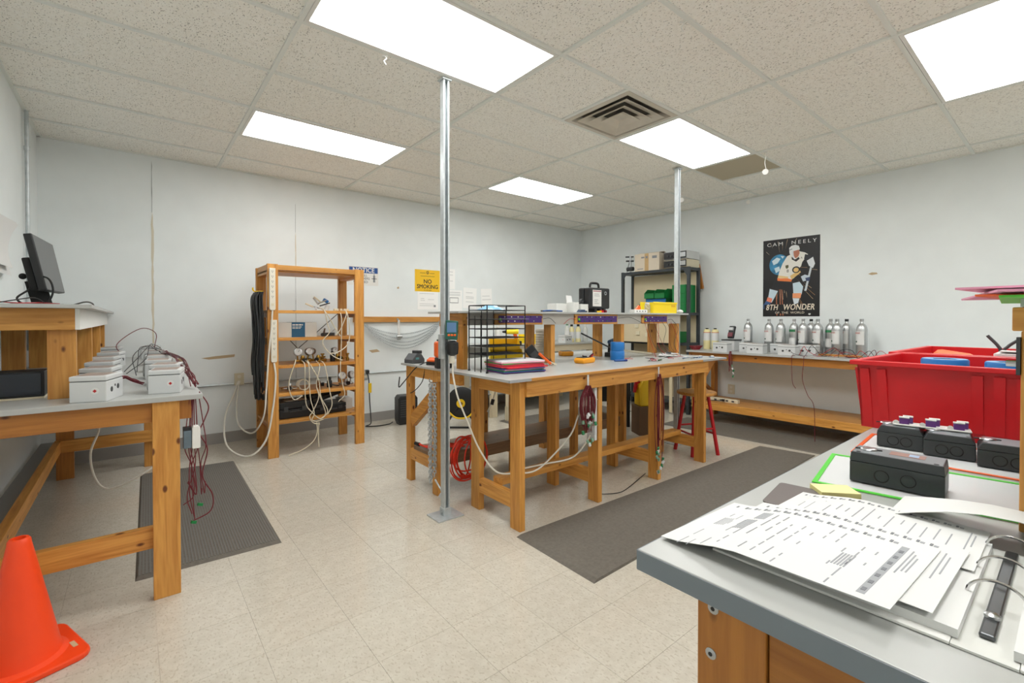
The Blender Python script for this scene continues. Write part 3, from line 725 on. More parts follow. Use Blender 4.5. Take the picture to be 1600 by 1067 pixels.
t = thing('hose_ends', 'small white hose couplings on the upper rack shelf by the right post', 'fitting', (1.58, 4.60, 1.301))
for x, a in ((-.05, .3), (.0, 1.2), (.05, -.4)): MB().obox((x, 0, .012), (.05, .02, .02), (0, 0, a)).build('coupling', M_CREAM, t, bevel=.003)
# clear hoses
def hose(label, paths, r=.0045, m_=M_TUBE):
    t = thing('clear_hose', label, 'hose', (0, 0, 0))
    for p in paths: MB().tube(p, r, 6).build('tubing', m_, t, smooth=True)
    return t
FY = 4.455
hose('clear hoses hanging from the upper rack shelf at the right', [
    [(1.37, 4.60, 1.33), (1.375, FY, 1.30), (1.40, FY, 1.18), (1.42, FY, 1.10), (1.36, FY, 1.02), (1.38, FY, .95), (1.46, FY, .87), (1.54, FY, .83)],
    [(1.58, 4.58, 1.31), (1.58, FY, 1.28), (1.53, FY, 1.14), (1.48, FY, 1.07)],
    [(1.58, 4.58, 1.31), (1.585, FY, 1.28), (1.61, FY, 1.10), (1.59, FY, .98), (1.50, FY, .91), (1.42, FY, .90)],
    [(1.53, 4.58, 1.31), (1.53, FY, 1.25), (1.53, FY, 1.0), (1.52, FY, .75), (1.54, FY, .60), (1.56, FY, .50), (1.50, FY, .44)],
    [(1.38, 4.60, 1.33), (1.39, FY, 1.28), (1.46, FY, 1.16), (1.52, FY, 1.06)]])
hose('long clear hoses looping down from the gauges on the rack', [
    [(1.20, 4.56, .84), (1.20, FY, .80), (1.20, FY, .6), (1.21, FY, .45), (1.25, FY, .38), (1.33, FY, .30), (1.38, FY, .34), (1.35, FY, .45), (1.30, FY, .60)],
    [(1.23, 4.56, .84), (1.235, FY, .80), (1.24, FY, .62), (1.25, FY, .48), (1.28, FY, .36), (1.26, FY, .30), (1.30, FY, .28), (1.36, FY, .29)],
    [(1.25, 4.56, .84), (1.26, FY, .78), (1.32, FY, .66), (1.34, FY, .50), (1.40, FY, .36), (1.33, FY, .29)],
    [(1.33, 4.56, .83), (1.33, FY, .78), (1.30, FY, .62), (1.32, FY, .50), (1.27, FY, .38), (1.24, FY, .33), (1.27, FY, .27), (1.33, FY, .25)],
    [(1.37, 4.56, .83), (1.38, FY, .78), (1.42, FY, .55), (1.44, FY, .42), (1.40, FY, .33)],
    [(1.14, 4.56, .85), (1.12, FY, .84), (1.07, FY, .68), (1.07, FY, .58), (1.11, FY, .50), (1.18, FY, .53)],
    [(1.30, FY, .28), (1.305, FY, .18), (1.27, FY, .10), (1.18, FY, .04), (1.06, FY, .008)],
    [(1.32, FY, .27), (1.315, FY, .15), (1.32, FY, .04)]])
t = thing('coiled_hose', 'small coil of clear hose on the lower rack shelf', 'hose', (1.22, 4.60, .561))
for k in range(3): MB().tube([(.055 * math.cos(a * .785) * (1 - .1 * k), -.02 * k + .02 * math.sin(a * .785), .05 + .045 * math.sin(a * .785)) for a in range(8)], .0045, 6, closed=True).build('loop', M_TUBE, t, smooth=True)
# ---- signs
s = thing('notice_sign', 'white notice sign with a blue header on the back wall behind the rack', 'sign', (2.10, YB - .001, 1.728), rot=BACKW)
MB().box(-.18, .18, -.11, .11, 0, .003).build('panel', M_WHITE, s)
M_SBLUE = mat('sign_blue', '1C4F93', .5); M_SBLK = mat('sign_black', '1A1A1A', .6)
flat(rect(-.172, .172, .035, .102), .003, M_SBLUE, s, 'header'); btext('NOTICE', .072, M_WHITE, s, (0, .067, .0036), .0013)
text('ALL', .04, M_SBLK, s, (0.01, .008, .0034), bold=0); text('CYLINDERS', .04, M_SBLK, s, (-.03, -.03, .0034), bold=0); text('CHAINED', .04, M_SBLK, s, (-.035, -.07, .0034), bold=0)
flat(rect(.115, .14, -.07, .01), .003, M_PRINT, s, 'pictogram'); flat(rect(.122, .133, .01, .03), .003, M_PRINT, s, 'pictogram'); flat(rect(.095, .16, -.03, -.024), .0034, M_SBLK, s, 'pictogram')
s = thing('no_smoking_sign', 'yellow no smoking sign on the back wall beside the steel post', 'sign', (2.945, YB - .001, 1.715), rot=BACKW)
MB().box(-.18, .18, -.14, .14, 0, .003).build('panel', mat('sign_yellow', 'F6C414', .5), s)
btext('NO', .075, M_SBLK, s, (0, -.012, .0033), .0016); btext('SMOKING', .072, M_SBLK, s, (0, -.078, .0033), .0016, sx=.95)
text('IN THIS AREA', .018, M_SBLK, s, (0, -.122, .0033))
flat(ell(0, .105, .02, .02), .003, mat('crest_ring', '5A4A1E', .6), s, 'crest'); flat(ell(0, .105, .013, .013), .0034, mat('sign_yellow', 'F6C414'), s, 'crest'); flat(rect(-.003, .003, .085, .115), .0038, M_SBLK, s, 'crest')
for x0, x1 in ((-.11, -.03), (.03, .10)): flat(rect(x0, x1, .095, .1), .003, mat('crest_ring', '5A4A1E'), s, 'small_print')
flat(rect(-.1, .1, .055, .06), .003, mat('crest_ring', '5A4A1E'), s, 'small_print')
def sheet(label, x0, x1, z0, z1, lines, tilt=0):
    s = thing('paper_sheet', label, 'paper', ((x0 + x1) / 2, YB - .001, (z0 + z1) / 2), rot=(R(90), tilt, 0)); a, b = (x1 - x0) / 2, (z1 - z0) / 2
    MB().box(-a, a, -b, b, 0, .0012).build('sheet', mat('bright_paper', 'FAFAF8', .7), s)
    for (u0, u1, v, h) in lines: flat(rect(-a + u0 * 2 * a, -a + u1 * 2 * a, -b + v * 2 * b, -b + (v + h) * 2 * b), .0012, M_PRINTL if h < .03 else M_PRINT, s)
    return s
sheet('white printed sheet pinned under the yellow sign', 2.80, 3.10, 1.345, 1.575, [(.1, .8, .88, .02), (.15, .35, .5, .02), (.15, .32, .6, .02), (.5, .8, .55, .02), (.1, .8, .3, .02), (.1, .8, .2, .02), (.78, .88, .14, .12)])
sheet('narrow tall white sheet right of the steel post', 3.20, 3.36, 1.62, 1.89, [(.2, .8, .85, .02), (.2, .8, .7, .02), (.2, .8, .4, .02)])
sheet('white form with a boxed drawing right of the steel post', 3.17, 3.475, 1.33, 1.61, [(.1, .9, .88, .025), (.1, .9, .80, .02), (.1, .9, .74, .02), (.35, .8, .62, .03), (.35, .8, .38, .03), (.35, .37, .4, .22), (.78, .8, .4, .22)])
sheet('white sheet pinned crookedly above the wire letter tray', 3.49, 3.71, 1.37, 1.65, [(.2, .7, .75, .02), (.2, .8, .55, .02), (.2, .8, .48, .02), (.2, .8, .3, .02)], R(2))
sheet('tilted white sheet rightmost of the papers on the back wall', 3.79, 3.98, 1.39, 1.65, [(.1, .8, .6, .02), (.1, .9, .4, .025)], R(-3))
# ---- rail with chains
t = thing('wall_rail', 'pine rail fixed to the back wall right of the rack', 'rail', (0, 0, 0))
board('rail_board', (1.97, 3.25, YB - .04, YB - .001, 1.185, 1.25), t)
MB().cyl((2.51, YB - .045, 1.218), (2.51, YB - .039, 1.218), .014, n=12).build('bolt', M_STEEL, t)
t = thing('chain_net', 'slack strands of grey chain hung in a swag from the wall rail', 'chain', (0, 0, 0))
def chain_links(mb, P, step, r, w):
    acc = 0; k = 0
    for i in range(len(P) - 1):
        a, b = P[i], P[i + 1]; d = b - a; L = d.length
        while acc < L:
            c = a + d * (acc / L); dr = d.normalized(); sd = dr.orthogonal().normalized() if k % 2 else dr.cross(dr.orthogonal().normalized())
            pts = [c + dr * (step * .75 * math.cos(t_)) + sd * (w * math.sin(t_)) for t_ in [j * math.pi / 3 for j in range(6)]]
            mb.tube(pts, r, 4, closed=True, smooth=0); acc += step; k += 1
        acc -= L
for k, dz in enumerate((.16, .21, .26, .30, .335)):
    pts = [(2.06 + .012 * k, YB - .055 - .006 * k, 1.175 - .012 * k)]
    for i in range(1, 8):
        s = i / 8; pts.append((2.06 + (3.13 - 2.06) * s, YB - .055 - .008 * k, 1.18 + .035 * s - dz * math.sin(math.pi * s) ** .8))
    pts.append((3.13, YB - .055, 1.215))
    mb = MB(); chain_links(mb, catmull(pts, 8), .024, .0030, .010)
    mb.build('chain_strand', M_GALV, t, fix=False)
t = thing('pipe_hook', 'short white pipe with a steel clamp hanging from the wall rail', 'hook', (2.515, YB - .06, 0))
MB().cyl((0, .0, 1.02), (0, 0, 1.21), .014, n=12).build('pipe', M_WHITE, t, smooth=True)
MB().cyl((-.03, -.005, 1.01), (.04, -.005, 1.01), .018, n=10).build('clamp', M_STEEL, t, smooth=True); MB().cyl((0, -.02, .985), (0, .02, .985), .02, n=10).build('clamp_nut', M_STEEL, t)
# ---- heater on the floor
t = thing('space_heater', 'black box-shaped heater on the floor below the wall rail', 'heater', (2.46, 4.93, 0), R(-8))
MB().prism([(-.10, 0, .01), (.10, 0, .01), (.115, 0, .05), (.115, 0, .30), (.09, 0, .335), (-.09, 0, .335), (-.115, 0, .30), (-.115, 0, .05)], (0, .16, 0)).build('housing', M_BLACK, t, bevel=.01)
for k in range(8): MB().box(-.09, .09, -.006, 0, .09 + .026 * k, .102 + .026 * k).build('grille_slat', M_DARK, t)
MB().box(-.1, .1, .02, .14, 0, .01).build('feet', M_BLACK, t)
# ================================================================== centre: posts, double bench, riser
def steel_post(label, x, y):
    t = thing('steel_post', label, 'post', (x, y, 0))
    MB().box(-.09, .09, -.075, .075, 0, .008).build('base_plate', M_GALV, t, bevel=.002)
    mb = MB()
    for a, b in ((-.0205, -.017), (.017, .0205)): mb.box(a, b, -.0205, .0205, .008, CEIL - .006)
    mb.box(-.017, .017, .017, .0205, .008, CEIL - .006)
    for x0, x1 in ((-.017, -.010), (.010, .017)): mb.box(x0, x1, -.0205, -.0175, .008, CEIL - .006)
    mb.build('channel', M_GALV, t)
    MB().box(-.0255, .0255, -.026, .026, .008, .055).build('foot_bracket', M_GALV, t, bevel=.002)
    MB().box(-.032, .032, -.032, .032, CEIL - .012, CEIL - .005).build('top_collar', M_GALV, t)
    for z in (.022, .042): MB().cyl((-.0255, 0, z), (-.031, 0, z), .007, n=6).build('bolt', M_STEEL, t)
    return t
p1 = steel_post('galvanised steel post at the left end of the centre bench', 1.495, 2.495)
p2 = steel_post('galvanised steel post behind the right end of the centre bench', 4.14, 2.52)
MB().box(-.05, -.022, -.04, .0, .98, 1.13).build('side_bracket', M_GALV, p1, bevel=.002)
cb_ = thing('workbench', 'long double-sided pine workbench with grey top in the middle', 'workbench', (0, 0, 0))
BX0, BX1, BY0, BY1 = 1.60, 4.06, 1.985, 3.33
MB().box(BX0, BX1, BY0 + .012, BY1, T - .016, T).build('bench_top', M_LAM, cb_, bevel=.0015)
board('top_edging', (BX0 + .16, BX1 - .4, BY0, BY0 + .0119, T - .016, T - .0003), cb_)
MB().box(BX0, BX0 + .16, BY0, BY0 + .0119, T - .016, T - .0003).build('corner_patch', M_LAMEDGE, cb_)
MB().box(BX1 - .4, BX1, BY0, BY0 + .0119, T - .016, T - .0003).build('end_edging', M_LAMEDGE, cb_)
ZT = T - .016
LX = (1.705, 2.385, 3.075, 3.745)
for x in LX:
    leg((x, x + .04, 2.025, 2.114, 0, ZT), cb_); leg((x, x + .04, 2.43, 2.52, 0, ZT), cb_)
    board('cross_rail', (x + .002, x + .038, 2.114, 2.43, .115, .205), cb_)
    board('top_cross_rail', (x + .002, x + .038, 2.114, 2.43, ZT - .09, ZT), cb_)
for x in (1.615, 2.30, 2.99, 3.675):
    leg((x, x + .04, 2.80, 2.87, 0, ZT), cb_); leg((x, x + .04, 3.20, 3.27, 0, ZT), cb_)
    board('cross_rail', (x + .002, x + .038, 2.87, 3.20, .165, .25), cb_)
    board('top_cross_rail', (x + .002, x + .038, 2.52, 3.20, ZT - .075, ZT), cb_)
board('stretcher', (1.74, 3.745, 2.235, 2.325, .205, .243), cb_)
board('apron', (1.742, 3.787, 2.006, 2.0245, ZT - .095, ZT), cb_)
board('apron', (1.65, 3.70, 3.235, 3.272, ZT - .09, ZT), cb_)
board('lower_shelf', (1.62, 3.71, 2.88, 3.16, .25, .272), cb_, 'dark'); board('shelf_lip', (1.66, 3.67, 2.842, 2.879, .185, .272), cb_, 'dark')  # dark tone paints in the shadow under the bench
beam('diagonal_brace', (1.635, 3.20, .45), (1.635, 2.86, .70), .036, .085, cb_, ax=1)
MB().prism([(3.79, 2.06, ZT), (4.03, 2.06, ZT), (3.79, 2.06, ZT - .20)], (0, .036, 0)).build('end_gusset', wood(0, 'deep'), cb_)
# riser on the bench
rz_ = R(-4.6)
hs = thing('riser_shelf', 'pine riser with grey top running along the centre bench', 'shelf', (1.700, 2.612, T), rz_)
MB().box(-.06, 2.405, -.05, .42, .377, .391).build('shelf_top', M_LAM, hs, bevel=.0015)
for x in (0.0, .76, 1.53, 2.29):
    board('upright', (x, x + .038, 0, .089, 0, .295), hs); board('upright', (x, x + .038, .255, .344, 0, .295), hs)
    board('cross_rail', (x, x + .038, 0, .344, .295, .33), hs); board('cross_rail', (x, x + .038, .0, .344, .33, .3765), hs)
board('end_rail', (-.004, -.0002, .0, .344, .285, .3765), hs)
MB().box(.038, 2.33, -.012, -.0005, .296, .3765).build('fascia', mat('fascia_grey', 'BDB9B1', .45), hs)
# purple circuit boards
def circuit(label, x0, x1, leds):
    t = thing('circuit_board', label, 'circuit board', (1.700, 2.612, T), rz_)
    board('frame', (x0, x1, -.024, -.0125, .298, .3745), t)
    MB().box(x0 + .03, x1 - .012, -.0285, -.0245, .312, .362).build('board', M_PURPLE, t)
    q = random.Random(int(x0 * 100))
    for k in range(leds): 
        x = x0 + .05 + (x1 - x0 - .08) * k / leds; z = .337 + (.016 if k % 2 else -.014)
        MB().box(x - .004, x + .004, -.032, -.0286, z - .004, z + .004).build('chip', [M_BLACK, M_WHITE, M_GREEN, M_STEEL][q.randrange(4)], t)
    MB().box(x0 + .032, x0 + .045, -.035, -.0286, .328, .344).build('terminal', mat('bright_green', '6BE03A', .4), t)
    return t
circuit('purple circuit board on the riser front partly behind the wire tray', .24, .66, 12)
circuit('purple circuit board in the middle of the riser front', .98, 1.46, 16)
circuit('purple circuit board at the right end of the riser front', 1.77, 2.12, 10)
def rs(x, y, z=0):     # riser local to world
    c_, s_ = math.cos(rz_), math.sin(rz_); return (1.700 + c_ * x - s_ * y, 2.612 + s_ * x + c_ * y, T + z)
t = thing('board_wires', 'thin black and red wires running across the riser front', 'wire', (0, 0, 0))
for a, b, m_ in (((.66, -.03, .34), (.78, -.03, .305), M_BLACK), ((1.46, -.03, .345), (1.77, -.03, .30), M_BLACK), ((.86, -.03, .30), (.98, -.03, .335), M_REDP), ((2.12, -.03, .33), (2.22, -.03, .30), M_BLACK)):
    mid = ((a[0] + b[0]) / 2, -.034, max(a[2], b[2]) + .004)
    MB().tube([rs(*a), rs(*mid), rs(*b)], .002, 5).build('wire', m_, t, smooth=True)
# ---- wire letter tray
tr = thing('letter_tray', 'black wire letter tray with six tiers on the centre bench', 'letter tray', (1.70, 2.335, T))
A_, B_ = .31, .200
r = .003
mb = MB()
for x, y in ((0, 0), (A_, 0), (0, B_), (A_, B_)): MB().cyl((x, y, 0), (x, y, .425), .0042, n=6).build('corner_post', M_BLACKM, tr)
MB().cyl((.10, B_, 0), (.10, B_, .425), r, n=6).build('corner_post', M_BLACKM, tr); MB().cyl((.2, B_, 0), (.2, B_, .425), r, n=6).build('corner_post', M_BLACKM, tr)
for y in (.067, .133): MB().cyl((0, y, 0), (0, y, .36), r, n=6).build('side_wire', M_BLACKM, tr)
for z in (.112, .164, .218, .274, .336, .395):
    mb = MB()
    mb.tube([(0, 0, z), (A_, 0, z), (A_, B_, z), (0, B_, z)], r, 5, closed=True, smooth=0)
    mb.box(.004, A_ - .004, .004, B_ - .004, z - .003, z + .0005)
    mb.build('tier', M_BLACKM, tr)
mb = MB(); mb.tube([(0, 0, .425), (A_, 0, .425), (A_, B_, .425), (0, B_, .425)], r, 5, closed=True, smooth=0); mb.cyl((A_ / 2, 0, .395), (A_ / 2, 0, .425), r, n=6); mb.build('top_rim', M_BLACKM, tr)
for x, y in ((0, 0), (0, B_), (A_, 0), (A_, B_)): MB().cyl((x, y, 0), (x, y, .012), .008, n=8).build('foot', M_BLACK, tr)
t = thing('plastic_bag', 'crumpled light blue plastic bag in the top tier of the tray', 'bag', (1.80, 2.43, T + .3965))
mb = MB(); q = random.Random(3); n = 7; vs = []; fs = []
for i in range(n):
    for j in range(n):
        u, v = i / (n - 1), j / (n - 1); e = math.sin(math.pi * u) * math.sin(math.pi * v)
        vs.append((-.085 + .17 * u, -.07 + .14 * v, .001 + e * (.022 + q.uniform(0, .02))))
for i in range(n - 1):
    for j in range(n - 1): a = i * n + j; fs.append((a, a + n, a + n + 1, a + 1))
vs.append((0, 0, 0)); bd = [j for j in range(n)] + [i * n + n - 1 for i in range(1, n)] + [(n - 1) * n + j for j in range(n - 2, -1, -1)] + [i * n for i in range(n - 2, 0, -1)]
for k in range(len(bd)): fs.append((bd[k], bd[(k + 1) % len(bd)], len(vs) - 1))
mb.add(vs, fs).build('film', mat('blue_film', '8FC1E4', .25), t)
t = thing('paper_sheet', 'white sheet sticking out of the second tray tier', 'paper', (1.92, 2.42, T + .338))
MB().obox((0, 0, .001), (.25, .17, .0012), (0, 0, R(-12))).build('sheet', M_PAPER, t)
# folders piled below
cols = ['A23AA8', '34508E', '2FA45A', 'E8A6C4', '2C4C86', 'E8243C', 'F04A5A', 'D8203A', 'F2647A', '2FB84A', 'F6A6BC', 'EDEBEE']
names = ['purple', 'navy', 'green', 'rose', 'dark blue', 'red', 'bright red', 'crimson', 'coral', 'leaf green', 'pink', 'pale']
q = random.Random(12); z = T + .001
for k, c_ in enumerate(cols):
    h = .0062; dx, dy = q.uniform(-.012, .012), q.uniform(-.012, .012); rz = R(q.uniform(-5, 5)) + R(-8)
    t = thing('document_folder', '%s document folder, %s in the pile under the tray' % (names[k], ['lowest', 'second', 'third', 'fourth', 'fifth', 'sixth', 'seventh', 'eighth', 'ninth', 'tenth', 'eleventh', 'topmost'][k]), 'folder', (1.925 + dx, 2.325 + dy, z), rz, 'coloured folders piled under the tray')
    m_ = mat('folder_' + names[k].replace(' ', '_'), c_, .35)
    MB().box(-.155, .155, -.115, .115, 0, .0026).build('back_cover', m_, t); MB().box(-.15, .152, -.112, .112, .0026, h - .0027).build('pages', M_PAPER2, t); MB().box(-.155, .155, -.115, .115, h - .0027, h - .0002).build('front_cover', m_, t)
    z += h
# ---- detector hung on the near post
t = thing('gas_detector', 'dark green handheld detector with a screen strapped to the near post', 'detector', (1.488, 2.405, 1.10), R(-28))
MB().prism([(-.04, 0, .0), (.035, 0, -.004), (.04, 0, .11), (-.035, 0, .118)], (0, .045, 0)).build('housing', M_TEAL, t, bevel=.006)
MB().obox((-.001, -.001, .072), (.056, .004, .060)).build('screen', M_LCD, t, bevel=.001)
for x in (-.018, 0, .018): MB().obox((x, -.001, .026), (.014, .006, .011)).build('button', M_ORANGE, t, bevel=.002)
MB().lathe([(.012, -.10), (.034, -.09), (.038, -.05), (.036, -.02), (.015, -.008)], (.005, .02, 0), 18).build('knob', M_BLACK, t, smooth=True)
MB().cyl((.002, .02, -.145), (.002, .02, -.10), .018, n=12).build('plug', M_IVORY, t, smooth=True)
t = thing('power_cable', 'thick white cord from the near post down to the bench stretcher', 'cord', (0, 0, 0))
MB().tube([(1.506, 2.425, .955), (1.50, 2.41, .88), (1.52, 2.39, .75), (1.57, 2.36, .60), (1.64, 2.33, .42), (1.73, 2.28, .28), (1.85, 2.22, .262), (1.98, 2.20, .255), (2.1, 2.17, .33), (2.2, 2.10, .47), (2.23, 2.06, .60)], .0055, 7).build('cable', M_CORDW, t, smooth=True)
# ---- tools at the left rear of the bench
t = thing('battery_charger', 'dark grey battery charger on the left rear corner of the bench', 'charger', (1.685, 3.20, T), R(12))
MB().prism([(-.06, 0, 0), (.06, 0, 0), (.06, 0, .03), (.03, 0, .07), (-.02, 0, .075), (-.06, 0, .03)], (0, .10, 0)).build('housing', mat('charcoal_grey', '55575A', .5), t, bevel=.005)
MB().box(.0, .05, .02, .08, .07, .095).build('battery', M_DARK, t, bevel=.003); MB().box(-.03, .0, -.004, .0, .03, .045).build('label', mat('teal_print', '5E9A9A', .5), t)
t = thing('gas_sniffer', 'orange and black meter lying on its side beside the charger', 'detector', (1.735, 3.02, T), R(20))
MB().box(-.06, .05, -.05, .05, 0, .025).build('base', M_BLACK, t, bevel=.005)
MB().prism([(-.06, -.045, .025), (.05, -.045, .025), (.05, -.045, .05), (-.03, -.045, .055), (-.06, -.045, .04)], (0, .09, 0)).build('shell', M_ORANGE, t, bevel=.006)
t = thing('gas_sniffer', 'tall orange meter with black side grips standing behind the near post', 'detector', (1.648, 2.775, T), R(-12))
MB().box(-.055, .055, -.03, .03, .0, .075).build('grip', M_BLACK, t, bevel=.008); MB().box(-.06, .06, -.033, .033, .075, .185).build('shell', M_ORANGE, t, bevel=.015); MB().box(-.02, .02, -.036, -.033, .11, .16).build('grille', M_BLACK, t)
MB().box(-.04, .04, -.03, .03, .185, .2).build('top_grip', M_BLACK, t, bevel=.006)
t = thing('charger_cable', 'black charger cord hanging over the rear left corner of the bench', 'cord', (0, 0, 0))
MB().tube([(1.70, 3.10, .90), (1.64, 3.06, .895), (1.59, 3.08, .86), (1.575, 3.15, .80), (1.58, 3.25, .74), (1.578, 3.32, .70), (1.575, 3.30, .78)], .0045, 6).build('cable', M_BLACK, t, smooth=True)
MB().tube([(1.62, 2.98, .87), (1.61, 3.0, .78), (1.60, 3.06, .72), (1.60, 3.14, .68), (1.60, 3.17, .67)], .0035, 6).build('cable', M_BLACK, t, smooth=True)
for nm, x, y in (('chain', 1.575, 2.80),):
    t = thing('hanging_chain', 'bundle of grey link chain hanging on the bench leg beside the near post', 'chain', (x, y, 0))
    for k, (dx, dy) in enumerate(((-.016, 0), (.0, .014), (.008, -.016), (.018, .004))):
        mb = MB(); e = .10 + .03 * k
        chain_links(mb, catmull([(dx, dy, .77), (dx * 1.3, dy * 1.4, .5), (dx, dy, e)], 12), .021, .0036, .0105); mb.build('chain_strand', M_GALV, t, fix=False)
    MB().tube([(.04, .0, .785), (.0, 0, .79), (-.02, 0, .80), (-.018, 0, .82)], .004, 6).build('hook', M_STEEL, t, smooth=True)
    MB().tube([(0.01, -.02, .13), (.03, -.06, .07), (.02, -.11, .05), (-.03, -.16, .06)], .006, 6).build('tail', M_GALV, t, smooth=True)
    MB().obox((-.02, -.16, .065), (.03, .03, .03), (.4, .4, .4)).build('shackle', M_GALV, t, bevel=.005)
# ---- orange extension cord coil on the rear lower shelf
t = thing('extension_cable', 'coil of red orange extension cord hanging off the rear lower shelf', 'cord', (1.86, 2.83, .26))
q = random.Random(2)
for k in range(9):
    rx, rzr = .10 + q.uniform(-.02, .035), .125 + q.uniform(-.03, .03); cx_ = q.uniform(-.05, .05); yy = -.075 + .006 * k
    MB().tube([(cx_ + rx * math.cos(a), yy + q.uniform(-.008, .008), -.03 + rzr * math.sin(a)) for a in [j * math.pi / 5 for j in range(10)]], .0055, 6, closed=True).build('loop', M_OCORD, t, smooth=True)
for k in range(5): MB().tube([(.02, .03 + .02 * k, .03), (-.08, .07 + .03 * k, .032), (-.2, .13 + .02 * k, .03), (-.22, .3, .028 + .002 * k)], .0055, 6).build('strand', M_OCORD, t, smooth=True)
MB().cyl((-.225, .33, .03), (-.22, .28, .03), .014, n=10).build('plug', M_BLACK, t)
# ---- items on the bench surface
t = thing('clamp_meter', 'black clamp meter with orange leads leaning by the tray', 'meter', (2.28, 2.50, T), R(-30))
MB().obox((-.03, 0, .075), (.075, .035, .15), (0, R(-38), 0)).build('body', M_BLACK, t, bevel=.008); MB().obox((-.032, -.019, .08), (.05, .004, .045), (0, R(-38), 0)).build('display', M_DARK, t)
MB().bar((.0, -.01, .09), (.09, -.02, .012), .03, .02).build('jaw', M_ORANGE, t, bevel=.005); MB().bar((.02, .02, .08), (.12, .01, .008), .02, .016).build('lead', M_BLACK, t, bevel=.004); MB().bar((.05, -.02, .04), (.13, -.03, .008), .012, .01).build('probe', M_CREAM, t)
t = thing('multimeter', 'orange multimeter lying flat with red and black leads', 'meter', (2.69, 2.42, T), R(8))
MB().prism([(-.075, -.045, .0), (.075, -.045, 0), (.085, -.045, .02), (.08, -.045, .042), (-.07, -.045, .042), (-.09, -.045, .025)], (0, .09, 0)).build('holster', mat('amber_rubber', 'F5A524', .5), t, bevel=.01)
MB().box(-.06, .03, -.035, .035, .042, .046).build('face', M_DARK, t); MB().cyl((.0, 0, .046), (0, 0, .054), .018, n=14).build('dial', M_BLACK, t)
for k, m_ in enumerate((M_REDP, M_BLACK, M_MAROON)): MB().tube([(.06, -.02 + .01 * k, .045), (.07, -.03, .062 + .004 * k), (.095 - .006 * k, -.01, .05), (.09, .03, .02), (.05, .05, .03), (.02, .03, .055)], .004, 6).build('lead', m_, t, smooth=True)
def spool(label, loc, r=.058, h=.075, m_=M_BLUE, n=1):
    t = thing('tape_roll', label, 'roll', loc)
    MB().lathe([(r * .5, 0), (r * .96, 0), (r, .004), (r, h - .004), (r * .96, h), (r * .5, h), (r * .5, 0)], n=36, cap=False).build('roll', m_, t, smooth=True)
    MB().lathe([(r * .44, .002), (r * .5, .002), (r * .5, h - .002), (r * .44, h - .002), (r * .44, .002)], n=24, cap=False).build('core', M_CARD, t, smooth=True)
    return t
spool('lower blue tape roll stacked on the centre bench', (3.10, 2.43, T)); spool('upper blue tape roll of the stack on the centre bench', (3.10, 2.43, T + .0755), .056, .072)
t = thing('marker_pen', 'blue marker pen lying on the centre bench left of the tape rolls', 'pen', (3.00, 2.32, T + .008), R(-20))
MB().cyl((-.055, 0, 0), (.03, 0, 0), .0075, n=10).build('barrel', M_SBLUE, t, smooth=True); MB().cyl((.03, 0, 0), (.06, 0, 0), .008, n=10).build('cap', mat('navy_cap', '1B2B7A', .4), t, smooth=True)
t = thing('screwdriver', 'small green handled screwdriver lying on the right of the centre bench', 'tool', (3.30, 2.16, T + .007), R(15))
MB().cyl((-.03, 0, 0), (.03, 0, 0), .006, n=8).build('handle', mat('olive_green', '3E5A34', .5), t, smooth=True); MB().cyl((.03, 0, 0), (.07, 0, 0), .002, n=6).build('shaft', M_STEEL, t)
t = thing('test_leads', 'thin red and grey wires strewn over the right half of the bench', 'wire', (0, 0, T))
q = random.Random(8)
for k in range(9):
    x, y = q.uniform(3.15, 3.6), q.uniform(2.1, 2.4); pts = [(x, y, .003)]
    for j in range(4): x += q.uniform(-.09, .14); y += q.uniform(-.07, .07); pts.append((x, min(2.4, max(2.03, y)), .003 + q.uniform(0, .02)))
    MB().tube(pts, .0018, 5).build('wire', [M_REDP, M_DARK, M_GBOX][k % 3], t, smooth=True)
t = thing('paper_pile', 'loose pile of papers and printed boards at the right of the bench', 'paper', (3.70, 2.35, T))
for k in range(5): MB().obox((q.uniform(-.05, .05), q.uniform(-.04, .04), .003 + .006 * k), (.16, .10, .003), (q.uniform(-.03, .03), q.uniform(-.03, .03), q.uniform(-.6, .6))).build('sheet', [M_PAPER, M_GBOX, M_PAPER2][k % 3], t)
MB().obox((-.02, -.03, .04), (.06, .04, .012), (.1, 0, .5)).build('small_board', M_DARK, t)
for k, (x, y) in enumerate(((3.72, 2.18), (3.80, 2.12), (3.89, 2.14), (3.96, 2.07))):
    t = thing('sensor_board', 'small blue sensor board with white block, %s along the bench right end' % ['first', 'second', 'third', 'outermost'][k], 'circuit board', (x, y, T), R(12 * k), 'sensor boards at the bench right end')
    MB().box(-.03, .03, -.02, .02, 0, .004).build('board', mat('pcb_blue', '2C5C8C', .4), t); MB().box(-.022, .0, -.014, .010, .004, .016).build('block', M_WHITE, t, bevel=.002); MB().cyl((.014, 0, .004), (.014, 0, .014), .008, n=10).build('capacitor', mat('pale_cyan', 'BFDCE4', .4), t)
t = thing('wire_fan', 'thin red wires hanging down from the right purple board to the bench', 'wire', (0, 0, 0))
for k in range(8):
    x = 1.80 + .06 * k; MB().tube([rs(x, -.03, .31), rs(x + q.uniform(-.03, .03), -.05, .24), rs(x + q.uniform(-.1, .1), -.07, .1), rs(x + q.uniform(-.13, .13), -.12, .004)], .0018, 5).build('wire', [M_REDP, M_DARK, M_MAROON][k % 3], t, smooth=True)
t = thing('hand_tool', 'blue and black drill tool lying behind the tape rolls', 'tool', (3.37, 2.70, T), R(15))
